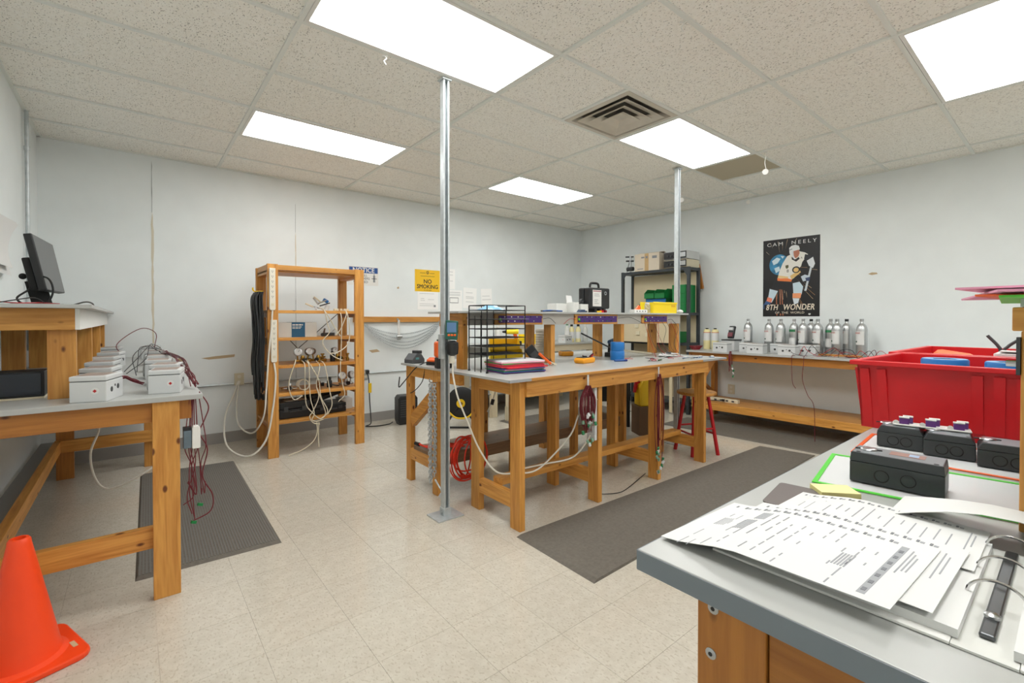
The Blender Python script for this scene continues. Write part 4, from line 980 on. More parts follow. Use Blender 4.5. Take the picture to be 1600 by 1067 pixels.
MB().cyl((-.06, 0, .13), (.05, 0, .14), .02, .024, n=12).build('barrel', mat('steel_blue', '34557A', .45), t, smooth=True); MB().bar((-.03, 0, .13), (-.05, 0, .02), .03, .05, up=(1, 0, 0)).build('grip', M_BLACK, t, bevel=.006); MB().box(-.09, -.01, -.035, .035, 0, .04).build('battery', M_BLACK, t, bevel=.005)
t = thing('metal_rod', 'dark thin rod leaning across the riser opening behind the tape rolls', 'rod', (0, 0, 0))
MB().cyl((2.98, 2.72, 1.10), (3.34, 2.66, .95), .007, n=8).build('rod', M_DARK, t)
MB().cyl((3.34, 2.66, .95), (3.75, 2.55, .90), .010, n=8).build('sleeve', M_TUBE, t)
# white cylinder
t = thing('grey_canister', 'grey ribbed plastic canister standing behind the riser', 'canister', (2.87, 3.10, T))
MB().lathe([(.055, 0), (.058, .01)] + [z for k in range(9) for z in ((.058, .03 + .022 * k), (.055, .034 + .022 * k), (.055, .042 + .022 * k), (.058, .046 + .022 * k))] + [(.058, .24), (.05, .25)], n=28).build('body', mat('warm_grey', 'B9B2A6', .5), t, smooth=True)
# ---- on top of the riser
RT = .3915
def on_riser(x, y, z=0): return rs(x, y, RT + z)
def carton(label, x, y, sx, sy, sz, m_=M_PAPER2, rz=0, flap=False):
    t = thing('small_carton', label, 'box', on_riser(x, y), rz_ + rz)
    MB().box(-sx / 2, sx / 2, -sy / 2, sy / 2, 0, sz).build('carton_body', m_, t, bevel=.002)
    if flap: MB().obox((0, sy / 2, sz + .03), (sx, .002, .06), (R(-8), 0, 0)).build('flap', M_PAPER, t)
    else: MB().box(-sx / 2, sx / 2, -.004, .004, sz, sz + .0008).build('tape', M_PAPER, t)
    return t
carton('wide low white carton on the riser behind the tall one', 1.06, .26, .16, .12, .075)
carton('tall white carton with an open flap on the riser', 1.14, .18, .075, .075, .085, M_PAPER2, R(10), True)
carton('small white carton with a dark object on it left of the black case', 1.24, .18, .085, .08, .072)
t = thing('relay_coil', 'small dark round coil on top of the small white carton', 'coil', on_riser(1.25, .19, .0735)); MB().cyl((0, -.012, .022), (0, .012, .022), .022, n=14).build('coil', M_DARK, t, smooth=True); MB().cyl((0, -.014, .022), (0, .014, .022), .008, n=10).build('hub', M_STEEL, t)
pc = thing('instrument_case', 'black upright hard case with a printed label on the riser', 'case', on_riser(1.41, .20), rz_ + R(6))
MB().box(-.135, .135, -.065, .0, .035, .215).build('front_shell', M_BLACK, pc, bevel=.012); MB().box(-.135, .135, .003, .065, .035, .215).build('rear_shell', M_BLACK, pc, bevel=.012)
MB().tube([(-.06, 0, .215), (-.055, 0, .245), (-.035, 0, .258), (.035, 0, .258), (.055, 0, .245), (.06, 0, .215)], .010, 8).build('handle', M_BLACK, pc, smooth=True)
MB().box(-.10, .015, -.0665, -.065, .055, .195).build('label', M_PAPER2, pc); MB().box(-.095, .01, -.0672, -.0665, .18, .19).build('label_band', mat('dull_red_print', 'A9737A', .6), pc)
for z, w_ in ((.16, .06), (.145, .07), (.11, .05), (.095, .04), (.08, .06)): MB().box(-.08, -.08 + w_, -.0672, -.0665, z - .002, z + .002).build('label_print', M_PRINT, pc)
MB().cyl((.07, -.066, .17), (.07, -.069, .17), .016, n=18).build('lock', M_STEEL, pc); MB().cyl((.07, -.069, .17), (.07, -.070, .17), .008, n=12).build('keyhole', M_BLACK, pc)
for x in (-.05, .02, .07): MB().box(x - .015, x + .015, -.06, .06, 0, .036).build('foot', M_BLACK, pc, bevel=.004)
t = thing('pliers', 'blue handled pliers lying on the riser right of the tray', 'tool', on_riser(.80, .03, .008), rz_)
MB().tube([(-.09, 0, 0), (-.03, .012, .004), (.02, .004, .003), (.09, -.008, 0)], .006, 6).build('handle', M_SBLUE, t, smooth=True); MB().tube([(-.09, .03, 0), (-.03, .02, 0), (.02, .0, 0), (.1, .012, 0)], .006, 6).build('handle', M_DARK, t, smooth=True)
t = thing('adapter', 'small dark blue adapter on the riser in front of the tall carton', 'adapter', on_riser(1.10, .03), rz_); MB().prism([(-.04, -.02, 0), (.04, -.02, 0), (.02, -.02, .022), (-.02, -.02, .022)], (0, .04, 0)).build('body', mat('navy_blue', '2B4464', .5), t, bevel=.003); MB().cyl((.04, 0, .008), (.06, 0, .008), .006, n=8).build('cable_stub', M_BLACK, t)
t = thing('push_buttons', 'red and yellow push buttons lying in front of the black case', 'buttons', on_riser(1.36, .05), rz_)
MB().cyl((-.04, 0, .0), (-.04, 0, .014), .02, n=14).build('yellow_button', M_YEL, t); MB().cyl((0, .01, 0), (0, .01, .02), .016, n=12).build('red_button', M_RED, t); MB().box(.02, .04, -.01, .02, 0, .02).build('block', M_MAROON, t)
t = thing('socket_box', 'low white box with four dark holes on the riser', 'box', on_riser(1.80, .04), rz_)
MB().box(-.085, .085, -.03, .03, 0, .03).build('body', M_WHITE, t, bevel=.003)
for k in range(4): MB().cyl((-.055 + .037 * k, -.0305, .015), (-.055 + .037 * k, -.0298, .015), .006, n=12).build('hole', M_BLACK, t)
MB().prism([(-.03, 0, .03), (.03, 0, .03), (.03, 0, .055), (.01, 0, .07), (-.01, 0, .05)], (0, .02, 0)).build('red_lever', M_ORANGE, t, bevel=.002)
t = thing('glass_jar', 'small clear jar between the white socket box and yellow bin', 'jar', on_riser(1.93, .05)); MB().lathe([(.02, 0), (.025, .004), (.025, .07), (.018, .08)], n=16).build('glass', mat('clear_plastic', 'D8DADA', .1, trans=.8), t, smooth=True); MB().lathe([(.02, .08), (.02, .095)], n=16).build('lid', M_GBOX, t)
def bin_(label, loc, rz, sx, sy, sz, m_, group=None, lip=True):
    """open-front stacking bin, low front towards -y"""
    t = thing('storage_bin', label, 'bin', loc, rz, group); w_ = .004; hf = sz * .55
    MB().box(-sx / 2, sx / 2, -sy / 2, sy / 2, 0, w_).build('bottom', m_, t)
    MB().box(-sx / 2, sx / 2, sy / 2 - w_, sy / 2, w_, sz).build('back_panel', m_, t)
    for s in (-1, 1):
        x0 = s * sx / 2 - (w_ if s > 0 else 0); MB().prism([(x0, -sy / 2, w_), (x0, sy / 2 - w_, w_), (x0, sy / 2 - w_, sz), (x0, -sy * .2, sz), (x0, -sy / 2, hf)], (w_, 0, 0)).build('side_panel', m_, t)
    MB().box(-sx / 2 + w_, sx / 2 - w_, -sy / 2, -sy / 2 + w_, w_, hf).build('front_panel', m_, t)
    if lip: MB().box(-sx / 2, sx / 2, -sy / 2 - .008, -sy / 2 + .002, hf - .006, hf).build('lip', m_, t)
    return t
bin_('bright yellow bin on the rear half of the bench behind the tray', (2.42, 3.06, T), R(-32), .27, .16, .085, M_YELB); bin_('amber yellow bin stacked on the bright yellow one behind the tray', (2.41, 3.07, T + .0855), R(-32), .25, .15, .085, M_YEL)
yb = thing('storage_bin', 'bright yellow storage bin at the right end of the riser', 'bin', on_riser(2.14, .09), rz_)
for b in ((-.17, .17, -.075, .075, 0, .004), (-.17, .17, -.075, -.071, .004, .10), (-.17, .17, .071, .075, .004, .105), (-.17, -.166, -.071, .071, .004, .10), (.166, .17, -.071, .071, .004, .10)): MB().box(*b).build('side_panel' if b[4] > 0 else 'bottom', M_YELB, yb)
MB().box(-.175, .175, -.081, -.0752, .088, .102).build('rim', M_YELB, yb, bevel=.002)
for z in (.03, .055): MB().box(-.165, .165, -.0775, -.075, z - .003, z + .003).build('rib', M_YELB, yb)
MB().box(.09, .15, -.0772, -.0752, .05, .078).build('label_holder', mat('amber_tag', 'E8B81A', .5), yb)
t = thing('bubble_wrap', 'small white crumpled wrap at the far right end of the riser', 'wrap', on_riser(2.40, .04)); MB().sphere((0, 0, .018), .03, 9, sz=.6).build('wrap', M_PAPER2, t); MB().sphere((.03, .01, .014), .022, 8, sz=.6).build('fold', M_PAPER2, t)
# ---- below the bench front: power bar and wire hanks
t = thing('power_strip', 'grey metal power bar strapped to the second bench leg', 'power strip', (2.375, 2.06, .42))
MB().box(-.024, -.001, -.035, .035, .0, .42).build('housing', M_GBOX, t, bevel=.004); MB().box(-.0265, -.024, -.015, .015, .29, .34).build('switch', M_BLACK, t)
for k in range(5): MB().box(-.0262, -.024, -.014, .014, .05 + .045 * k, .075 + .045 * k).build('socket', mat('socket_grey', 'A9ABAC', .5), t)
for z in (.10, .27): MB().box(-.026, .0, -.038, .038, z, z + .005).build('tie', M_CREAM, t)
MB().tube([(-.02, 0, .42), (-.03, -.005, .44), (-.05, -.01, .40), (-.09, -.015, .30)], .007, 7).build('cable', M_CORDW, t, smooth=True)
MB().tube([(-.03, 0, .03), (-.05, .02, -.02), (-.12, .08, -.12), (-.28, .18, -.155), (-.45, .22, -.165)], .0055, 7).build('cable', M_CORDW, t, smooth=True)
def hank(label, x, y, z1, z0, w_, n, seed, clips, strap=True):
    t = thing('wire_hank', label, 'wire', (x, y, 0)); q = random.Random(seed); mb = MB()
    for k in range(n):
        a = q.uniform(-1, 1); b = q.uniform(-.4, .4); zz = z0 + q.uniform(0, (z1 - z0) * .3)
        mb.tube([(q.uniform(-.01, .01), b * .03, z1), (a * w_, b * .04, z1 - (z1 - z0) * .25), (a * w_ * 1.05, b * .05, z1 - (z1 - z0) * .55), (a * w_ * .6 + q.uniform(-.01, .01), b * .04, zz)], .0024, 5, smooth=5)
    o = mb.build('strands', M_MAROON, t, smooth=True); o['kind'] = 'stuff'
    for k in range(clips): MB().obox((q.uniform(-1, 1) * w_ * .9, q.uniform(-.03, .0), z0 + q.uniform(-.08, .12)), (.016, .012, .024), (q.uniform(-.6, .6), q.uniform(-.6, .6), 0)).build('clip', [M_LABELG, M_GBOX, mat('sage', '7FA48C', .5)][k % 3], t, bevel=.002)
    if strap: MB().box(-.007, .007, .0, .003, z1 - .02, .868).build('strap', M_GBOX, t)
    return t
hank('hank of maroon wires with green clips hanging on the bench front', 2.24, 1.985, .80, .50, .068, 38, 21, 18)
hank('long hank of maroon wires hanging before the third bench leg', 3.02, 1.985, .815, .16, .05, 15, 22, 12)
hank('hank of maroon wires hanging under the bench behind the first legs', 2.38, 2.83, .80, .52, .05, 22, 23, 5, False)
hank('small hank of maroon wires hanging near the right wall bench corner', 5.20, 2.50, .86, .62, .025, 10, 24, 5, False)
t = thing('floor_wire', 'thin black wire lying on the floor between the bench legs', 'wire', (0, 0, .003)); MB().tube([(2.45, 2.15, .05), (2.5, 2.12, .004), (2.62, 2.05, .001), (2.75, 2.06, .002), (3.05, 2.12, .03)], .003, 5).build('wire', M_BLACK, t, smooth=True)
# ---- stool, mats
st = thing('stool', 'round wooden stool with red legs at the right end of the bench', 'stool', (4.00, 2.235, 0))
SH = .565
MB().lathe([(.02, SH - .034), (.150, SH - .034), (.168, SH - .026), (.172, SH - .015), (.168, SH - .004), (.15, SH), (.02, SH)], n=36).build('seat', wood(0, 'pine'), st, smooth=True)
LP = []
for a in (20, 110, 200, 290):
    tpt = Vector((.10 * math.cos(R(a)), .10 * math.sin(R(a)), SH - .034)); bpt = Vector((.185 * math.cos(R(a)), .185 * math.sin(R(a)), 0))
    MB().cyl(bpt, tpt, .017, .015, n=12).build('leg', M_REDP, st, smooth=True); LP.append((bpt, tpt))
for i in range(4):
    z = .20 if i % 2 else .25
    a = LP[i][0].lerp(LP[i][1], z / SH); b = LP[(i + 1) % 4][0].lerp(LP[(i + 1) % 4][1], z / SH); MB().cyl(a, b, .009, n=10).build('rung', M_REDP, st, smooth=True)
floor_mat('floor_mat', 'long plain dark grey mat in front of the centre bench', [(1.655, 2.0), (1.64, 1.415), (4.74, 1.53), (4.66, 1.94)][::-1] if False else [(1.64, 1.415), (4.72, 1.50), (4.66, 1.945), (1.655, 1.995)])
floor_mat('floor_mat', 'dark grey mat in front of the right wall bench', [(4.80, 1.35), (5.36, 1.35), (5.30, 3.10), (4.74, 3.10)])
floor_mat('floor_mat', 'dark grey mat on the floor behind the centre bench', [(3.38, 3.75), (5.1, 3.75), (5.1, 4.36), (3.38, 4.40)])
# ================================================================== back counter, metal shelving, right wall bench
ct = thing('workbench', 'grey topped bench along the back wall behind the centre bench', 'workbench', (0, 0, 0))
MB().box(3.36, 5.42, 4.56, 5.33, T - .022, T).build('bench_top', M_LAM, ct, bevel=.002)
for x in (3.42, 4.3, 5.2):
    for y in (4.60, 5.22): leg((x, x + .09, y, y + .05, .0, T - .022), ct, 'pale')
board('apron', (3.42, 5.29, 4.575, 4.6, T - .11, T - .022), ct, 'pale')
MB().box(3.40, 5.28, 4.62, 5.30, .28, .30).build('lower_shelf', M_LAMEDGE, ct)
t = thing('wood_block', 'pale wooden block standing on the floor mat behind the bench', 'block', (3.47, 4.30, .011)); MB().box(-.045, .045, -.045, .045, 0, .17).build('block', wood(2, 'pale'), t, bevel=.002); MB().box(-.04, .04, -.04, .04, .17, .42).build('upper_block', wood(2, 'pale'), t, bevel=.002)
def bottle(label, loc, m_, cap, h=.20, r=.033, group=None):
    t = thing('bottle', label, 'bottle', loc, 0, group)
    MB().lathe([(r * .9, 0), (r, .006), (r, h * .68), (r * .85, h * .76), (r * .42, h * .84), (r * .42, h * .9)], n=20).build('body', m_, t, smooth=True)
    MB().lathe([(r * .5, h * .88), (r * .5, h)], n=16).build('cap', cap, t); MB().lathe([(r + .0006, h * .2), (r + .0006, h * .58)], n=20, cap=False).build('label', M_PAPER, t, smooth=True)
    return t
M_YLIQ = mat('pale_yellow_bottle', 'EADFA8', .35); M_CLR = mat('milky_bottle', 'DADCD6', .3)
bottle('white bottle with a green cap on the back bench', (4.87, 4.72, T), M_CLR, M_GREEN, .28, .036)
for k, (x, y, m_, n_) in enumerate(((4.985, 4.74, M_YLIQ, 'pale yellow bottle right of the green capped one'), (5.08, 4.70, M_YLIQ, 'pale yellow bottle with white label at mid back bench'), (5.19, 4.80, M_CLR, 'milky bottle between pale yellow ones on the back bench'), (5.30, 4.76, M_CLR, 'milky white bottle at the right end of the back bench'), (3.62, 4.74, M_CLR, 'milky white bottle at the left end of the back bench'))):
    bottle(n_, (x, y, T), m_, M_WHITE if m_ is M_CLR else M_BLACK, .26, .04)
place(copy_tree(db), 0, (4.66, 4.62, T), R(-80), 'grey detector box on the front edge of the back bench', None); 
bin_('small amber bin on the back bench right of the drill', (4.20, 4.70, T), R(-40), .2, .18, .13, M_YEL)
bin_('yellow bin behind the small amber one on the back bench', (4.30, 4.95, T), R(-40), .24, .18, .12, M_YELB)
t = thing('drill', 'yellow and orange drill lying on the back bench behind the tray', 'drill', (3.84, 4.70, T), R(-30))
MB().cyl((-.09, 0, .17), (.07, 0, .17), .03, .033, n=14).build('motor', M_YELB, t, smooth=True); MB().cyl((-.14, 0, .17), (-.09, 0, .17), .012, .022, n=12).build('chuck', M_BLACK, t, smooth=True); MB().bar((.02, 0, .16), (.05, 0, .05), .035, .045, up=(1, 0, 0)).build('grip', M_ORANGE, t, bevel=.006); MB().box(.0, .11, -.04, .04, 0, .05).build('battery', M_BLACK, t, bevel=.005)
for k, (x, l_) in enumerate(((4.88, 'amber multimeter lying on the rear half of the bench behind the riser'),)):
    t = thing('multimeter', l_, 'meter', (3.08, 3.00, T), R(-20)); MB().box(-.06, .06, -.045, .045, 0, .042).build('holster', mat('amber_rubber', 'F5A524'), t, bevel=.012); MB().box(-.045, .045, -.03, .03, .042, .046).build('face', M_DARK, t)
# cord reel on the floor
t = thing('cord_reel', 'black cord reel with a yellow hub standing behind the bench', 'reel', (2.86, 4.42, 0), R(-40))
Mx = Euler((R(90), 0, 0)).to_matrix()
for y in (-.05, .05): MB().lathe([(.06, -.004), (.165, -.004), (.17, 0), (.165, .004), (.06, .004)], (0, y, .28), 30, M=Mx).build('flange', M_BLACK, t, smooth=True)
MB().cyl((0, -.048, .28), (0, .048, .28), .10, n=24).build('drum', M_BLACKM, t, smooth=True); MB().cyl((0, -.066, .28), (0, -.05, .28), .048, n=22).build('hub', M_YEL, t, smooth=True); MB().cyl((.006, -.07, .28), (.006, -.066, .28), .018, n=12).build('crank', mat('brown_knob', '7A5A1E', .5), t)
MB().tube([(-.15, -.06, .20), (-.05, -.062, .12), (.08, -.062, .13), (.16, -.06, .22)], .010, 7).build('yellow_cord', M_YEL, t, smooth=True)
mb = MB(); mb.tube([(-.17, -.05, .01), (-.13, -.05, .10), (0, -.055, .28)], .012, 7); mb.tube([(.17, -.05, .01), (.13, -.05, .10), (0, -.055, .28)], .012, 7); mb.box(-.18, .18, -.06, -.04, 0, .02); mb.build('stand', M_BLACK, t, smooth=True)
t = thing('hose_coil', 'green hose looped beside the cord reel', 'hose', (3.12, 4.52, .42)); MB().tube([(.02 * math.cos(a), .02 * math.cos(a), .12 * math.sin(a)) for a in [j * math.pi / 4 for j in range(8)]], .012, 7, closed=True).build('loop', M_GREEN, t, smooth=True); MB().tube([(.02, 0, -.11), (.03, 0, -.25), (.0, 0, -.41)], .009, 6).build('tail', M_GREEN, t, smooth=True)
t = thing('plug_cable', 'white plug and cord dangling below the bench between its legs', 'cord', (2.28, 2.84, 0)); MB().tube([(-.12, 0, .80), (-.125, 0, .72), (-.13, 0, .68), (-.16, 0, .60), (-.21, 0, .52)], .006, 6).build('cable', M_CORDW, t, smooth=True); MB().cyl((-.125, 0, .69), (-.125, 0, .72), .014, n=8).build('plug', M_BLACK, t); MB().cyl((-.17, 0, .57), (-.155, 0, .61), .014, n=8).build('socket', M_BLACK, t)
# red toolbox / yellow tub far below
t = thing('tool_crate', 'black open crate of tools on the floor beyond the bench', 'crate', (4.25, 3.45, 0), R(-30))
for b in ((-.2, .2, -.15, .15, .3, .31), (-.2, .2, -.15, -.14, .31, .62), (-.2, .2, .14, .15, .31, .62), (-.2, -.19, -.14, .14, .31, .62), (.19, .2, -.14, .14, .31, .62)): MB().box(*b).build('panel', M_BLACKM, t)
for x in (-.18, .18): 
    for y in (-.13, .13): MB().box(x - .015, x + .015, y - .015, y + .015, 0, .30).build('leg', M_BLACKM, t)
for x, h in ((-.1, .12), (.0, .16), (.1, .1)): MB().cyl((x, -.10, .55), (x, -.12, .62 + h), .012, n=8).build('tool_handle', M_WHITE, t)
t = thing('jerry_can', 'yellow plastic can with a red spout under the bench', 'can', (4.25, 2.95, .0), R(-30))
MB().prism([(-.10, -.08, .30), (.10, -.08, .30), (.10, -.08, .52), (.06, -.08, .58), (-.06, -.08, .58), (-.10, -.08, .50)], (0, .16, 0)).build('body', M_YEL, t, bevel=.015); MB().tube([(-.07, 0, .56), (-.11, 0, .54), (-.13, 0, .44)], .02, 8).build('spout', M_RED, t, smooth=True)
MB().box(-.12, .12, -.10, .10, 0, .30).build('stand_box', mat('brown_box', '6B5138', .7), t)
# ---- metal shelving in the right corner
ms = thing('metal_shelving', 'dark grey metal shelving unit in the far right corner', 'shelving', (0, 0, 0))
M_DGM = mat('dark_grey_metal', '3F4448', .45, .3)
SX0, SX1, SY0, SY1 = 5.47, 5.74, 3.16, 4.22
for x in (SX0, SX1 - .035):
    for y in (SY0, SY1 - .035): MB().box(x, x + .035, y, y + .035, 0, 1.89).build('post', M_DGM, ms)
for z in (.12, .50, .88, 1.27, 1.85): MB().box(SX0 + .003, SX1 - .003, SY0 + .003, SY1 - .003, z, z + .035).build('shelf', M_DGM, ms, bevel=.002)
for y in (SY0 + .035, SY1 - .035 - .05): MB().prism([(SX0 + .002, y, 1.85), (SX0 + .002, y + .05, 1.85), (SX0 + .002, y + (.0 if y < 3.5 else .05), 1.78)], (.004, 0, 0)).build('gusset', M_DGM, ms)
MB().box(5.715, 5.735, SY0 + .04, SY1 - .04, .16, 1.84).build('back_panel', mat('tan_board', 'D8C9A8', .8), ms)
t = thing('cardboard_carton', 'pale cardboard carton on top of the metal shelving', 'box', (5.60, 3.80, 1.886), R(3))
MB().box(-.13, .13, -.19, .19, 0, .235).build('carton_body', mat('pale_card', 'DDD0BC', .8), t, bevel=.002)
for x, s in ((-.13, -1), (.13, 1)): MB().obox((x * .45, 0, .247), (.14, .38, .003), (0, R(s * 10), 0)).build('flap', mat('pale_card', 'DDD0BC'), t)
MB().box(-.1312, -.13, -.03, .03, 0, .235).build('tape', M_CARD, t)
for y, z, w_, h_ in ((-.12, .18, .07, .035), (.06, .185, .05, .02), (.0, .185, .03, .03), (.10, .03, .09, .01)): MB().box(-.1316, -.1305, y - w_ / 2, y + w_ / 2, z - h_ / 2, z + h_ / 2).build('print', M_PRINT, t)
def amp(label, z, m_):
    t = thing('amplifier', label, 'amplifier', (5.60, 3.36, z)); MB().box(-.13, .18, -.165, .165, .006, .108).build('housing', m_, t, bevel=.004); MB().box(-.138, -.13, -.16, .16, .012, .10).build('front_panel', M_BLACK, t)
    MB().box(-.1395, -.138, -.15, -.06, .03, .085).build('display', M_STEEL, t)
    for y in (.0, .05, .1): MB().cyl((-.15, y, .05), (-.138, y, .05), .012, n=12).build('knob', M_DARK, t)
    MB().box(-.13, .15, -.14, .14, 0, .006).build('feet', M_BLACK, t); return t
amp('lower grey amplifier in the stack on the metal shelving', 1.886, M_CREAM); amp('upper grey amplifier in the stack on the metal shelving', 1.995, M_GBOX)
t = thing('valve_assembly', 'grey pipe valve assembly at the left end of the shelving top', 'valve', (5.52, 4.10, 1.886))
MB().cyl((0, 0, 0), (0, 0, .24), .014, n=10).build('pipe', M_STEEL, t, smooth=True); MB().cyl((0, -.05, .05), (0, .05, .05), .03, n=12).build('body', M_DARK, t, smooth=True); MB().cyl((0, -.05, .16), (0, .07, .17), .012, n=8).build('branch', M_DARK, t); MB().cyl((0, -.05, .22), (0, .08, .23), .010, n=8).build('branch', M_DARK, t); MB().cyl((0, .06, .01), (0, .02, .15), .008, n=8).build('link', M_STEEL, t)
gi = 0
for y, z, l_ in ((3.72, 1.50, 'green bin, upper left of the stack on the metal shelving'), (3.56, 1.50, 'green bin, upper middle of the stack on the metal shelving'), (3.84, 1.306, 'green bin, lower left of the stack on the metal shelving'), (3.66, 1.306, 'green bin, lower middle of the stack on the metal shelving')):
    bin_(l_, (5.54, y, z), R(-90), .15, .24, .125, M_GREEN, 'green bins on the metal shelving')
for y, z, l_ in ((4.02, .916, 'green bin low on the metal shelving at the left'), (3.70, .916, 'green bin low on the metal shelving in the middle'), (3.40, .916, 'green bin low on the metal shelving at the right')):
    bin_(l_, (5.56, y, z), R(-90), .2, .24, .14, M_GREEN, 'low green bins on the metal shelving')
t = thing('bin_cabinet', 'tall green cabinet block at the right end of the middle shelf', 'cabinet', (5.60, 3.31, 1.306)); MB().box(-.12, .11, -.1, .1, 0, .36).build('body', M_GREEN, t, bevel=.004)
for k in range(3): MB().box(-.126, -.12, -.09, .09, .01 + .117 * k, .115 + .117 * k).build('drawer_front', M_GREEN, t, bevel=.002)
MB().box(5.415, 5.66, 3.42, 3.74, 1.4315, 1.4995).build('bin_riser', M_GREEN, None) if False else None
t = thing('bin_support', 'green divider block between the two rows of green bins', 'bin', (5.56, 3.64, 1.4315)); MB().box(-.10, .10, -.16, .16, .0, .0685).build('body', mat('dark_green', '0B5A2C', .5), t, bevel=.003); MB().box(-.104, -.1, -.15, .15, .01, .06).build('front', M_BLUE, t)
t = thing('wall_conduit', 'brown and grey angled strip behind the right end of the shelving', 'strip', (5.79, 3.20, 0)); MB().bar((0, .02, 1.95), (.02, -.03, 1.62), .035, .03, up=(1, 0, 0)).build('strip', wood(2, 'deep'), t); MB().box(.02, .055, -.01, .01, 1.60, 1.64).build('bracket', M_GALV, t)
t = thing('mounting_board', 'tan mounting board with sockets fixed behind the metal shelving', 'panel', (5.36, 3.75, .93)); MB().box(0, .015, -.45, .40, -.02, .30).build('board', mat('tan_board', 'D8C9A8'), t)
for y, z in ((-.05, .18), (.12, .2), (-.05, .08), (.1, .1)): MB().box(-.012, 0, y - .03, y + .03, z - .025, z + .025).build('socket', M_CREAM, t)
MB().cyl((-.02, -.12, .2), (0, -.12, .2), .025, n=14).build('knob', M_BLACK, t)
for s in (-.42, .36): MB().box(.0, .014, s, s + .04, -.915, -.02).build('leg', mat('tan_board', 'D8C9A8'), t)
# ---- bench along the right wall
RB = .845
rb = thing('workbench', 'long pine bench with grey top along the right wall', 'workbench', (0, 0, 0))
MB().box(5.21, 5.85, .20, 3.05, RB - .02, RB).build('bench_top', M_LAM, rb, bevel=.002)
board('apron', (5.245, 5.283, .3, 3.03, RB - .10, RB - .02), rb, 'deep')
for y in (.35, 1.0, 2.97): leg((5.29, 5.38, y, y + .045, 0, RB - .02), rb, 'deep'); leg((5.75, 5.84, y, y + .045, 0, RB - .02), rb, 'deep')
MB().prism([(5.30, 2.99, .55), (5.34, 2.99, .55), (5.80, 2.99, .30), (5.80, 2.99, .25)], (0, .03, 0)).build('brace', wood(0, 'deep'), rb)
board('lower_shelf', (5.30, 5.84, .36, 3.0, .215, .235), rb, 'pine'); board('shelf_edge', (5.26, 5.298, .36, 3.0, .155, .235), rb)
# gas cylinders
def cylinder(label, y, x, style, k0=[None, None, None]):
    h, r = .375, .0475
    def make():
        t = thing('gas_cylinder', '', 'gas cylinder')
        MB().lathe([(r * .85, 0), (r, .01), (r, .265), (r * .93, .292), (r * .7, .318), (r * .35, .335), (r * .28, .345), (r * .28, .352)], n=28).build('body', M_ALU, t, smooth=True)
        MB().lathe([(r * .36, .352), (r * .36, .377), (r * .25, .378)], n=14).build('valve', M_BLACK if style == 1 else M_STEEL, t, smooth=True)
        def lab(z0, z1, m_, a0=-1.2, a1=1.2):
            n = 14; vs = []; fs = []
            for i in range(n + 1):
                a = math.pi + a0 + (a1 - a0) * i / n; vs += [((r + .0008) * math.cos(a), (r + .0008) * math.sin(a), z0), ((r + .0008) * math.cos(a), (r + .0008) * math.sin(a), z1)]
            for i in range(n): fs.append((2 * i, 2 * i + 2, 2 * i + 3, 2 * i + 1))
            return MB().add(vs, fs).build('label', m_, t, smooth=True, fix=False)
        if style == 2:
            lab(.235, .262, M_LABELG); lab(.08, .17, M_PAPER)
        else:
            lab(.12, .255, M_PAPER); 
            n_ = r + .0014
            for z in (.232, .237, .242): MB().obox((-n_ * .99, 0, z), (.0008, .05, .0022)).build('label_print', M_LABELR, t)
            MB().prism([(-r - .0016, .012 + .009 * c_, .15 + .010 * s_) for c_, s_ in ((0, 1), (1, 0), (0, -1), (-1, 0))], (.0004, 0, 0)).build('label_mark', mat('dark_green_mark', '1E4A3A', .6), t)
        return t
    if k0[style] is None: k0[style] = make(); i = 0
    else: i = 1
    return place(k0[style], i, (x, y, RB), R(-28) + rnd.uniform(-.25, .25), label, 'gas cylinders on the right wall bench')
for y, x, s, l_ in ((2.52, 5.68, 0, 'silver gas cylinder standing alone right of the multimeter'), (2.285, 5.68, 0, 'silver gas cylinder, left of the pair under the poster'), (2.155, 5.67, 0, 'silver gas cylinder, right of the pair under the poster'),
                    (2.03, 5.70, 2, 'silver gas cylinder with a green band under the poster'), (1.925, 5.66, 0, 'silver gas cylinder in front of a black capped one'), (1.885, 5.77, 1, 'silver gas cylinder with black cap half hidden behind another'),
                    (1.79, 5.67, 0, 'silver gas cylinder under the right corner of the poster'), (1.685, 5.72, 2, 'silver gas cylinder with green band left of the close trio'), (1.605, 5.64, 0, 'silver gas cylinder in the middle of the close trio'),
                    (1.555, 5.76, 1, 'silver gas cylinder with black cap at the rear of the trio'), (1.40, 5.66, 0, 'silver gas cylinder standing alone nearest the red bins')):
    cylinder(l_, y, x, s)
def flask(label, y):
    t = thing('sample_bottle', label, 'bottle', (5.60, y, RB), R(-30)); r = .042
    MB().lathe([(r * .9, 0), (r, .008), (r, .225), (r * .8, .243), (r * .5, .25)], n=22).build('body', M_YLIQ, t, smooth=True); MB().lathe([(r * .42, .25), (r * .42, .263)], n=14).build('cap', M_BLACK, t)
    MB().lathe([(r + .0008, .11), (r + .0008, .205)], n=22, cap=False).build('label', M_PAPER, t, smooth=True); MB().lathe([(r + .0012, .205), (r + .0012, .211)], n=22, cap=False).build('label_band', M_LABELR, t, smooth=True)
flask('pale yellow bottle, left of the pair at the far end of the right bench', 2.99); flask('pale yellow bottle, right of the pair at the far end of the right bench', 2.885)
t = thing('multimeter', 'dark red and black multimeter leaning on its stand on the right bench', 'meter', (5.60, 2.70, RB + .001), R(-95))
MB().obox((0, .04, .215), (.075, .03, .155), (R(-18), 0, 0)).build('body', M_BLACK, t, bevel=.008); MB().obox((0, .036, .255), (.05, .03, .035), (R(-18), 0, 0)).build('display', M_GBOX, t, loc=(0, -.006, 0)); MB().obox((0, .013, .185), (.055, .03, .05), (R(-18), 0, 0)).build('keypad', mat('wine', '7C3A44', .5), t)
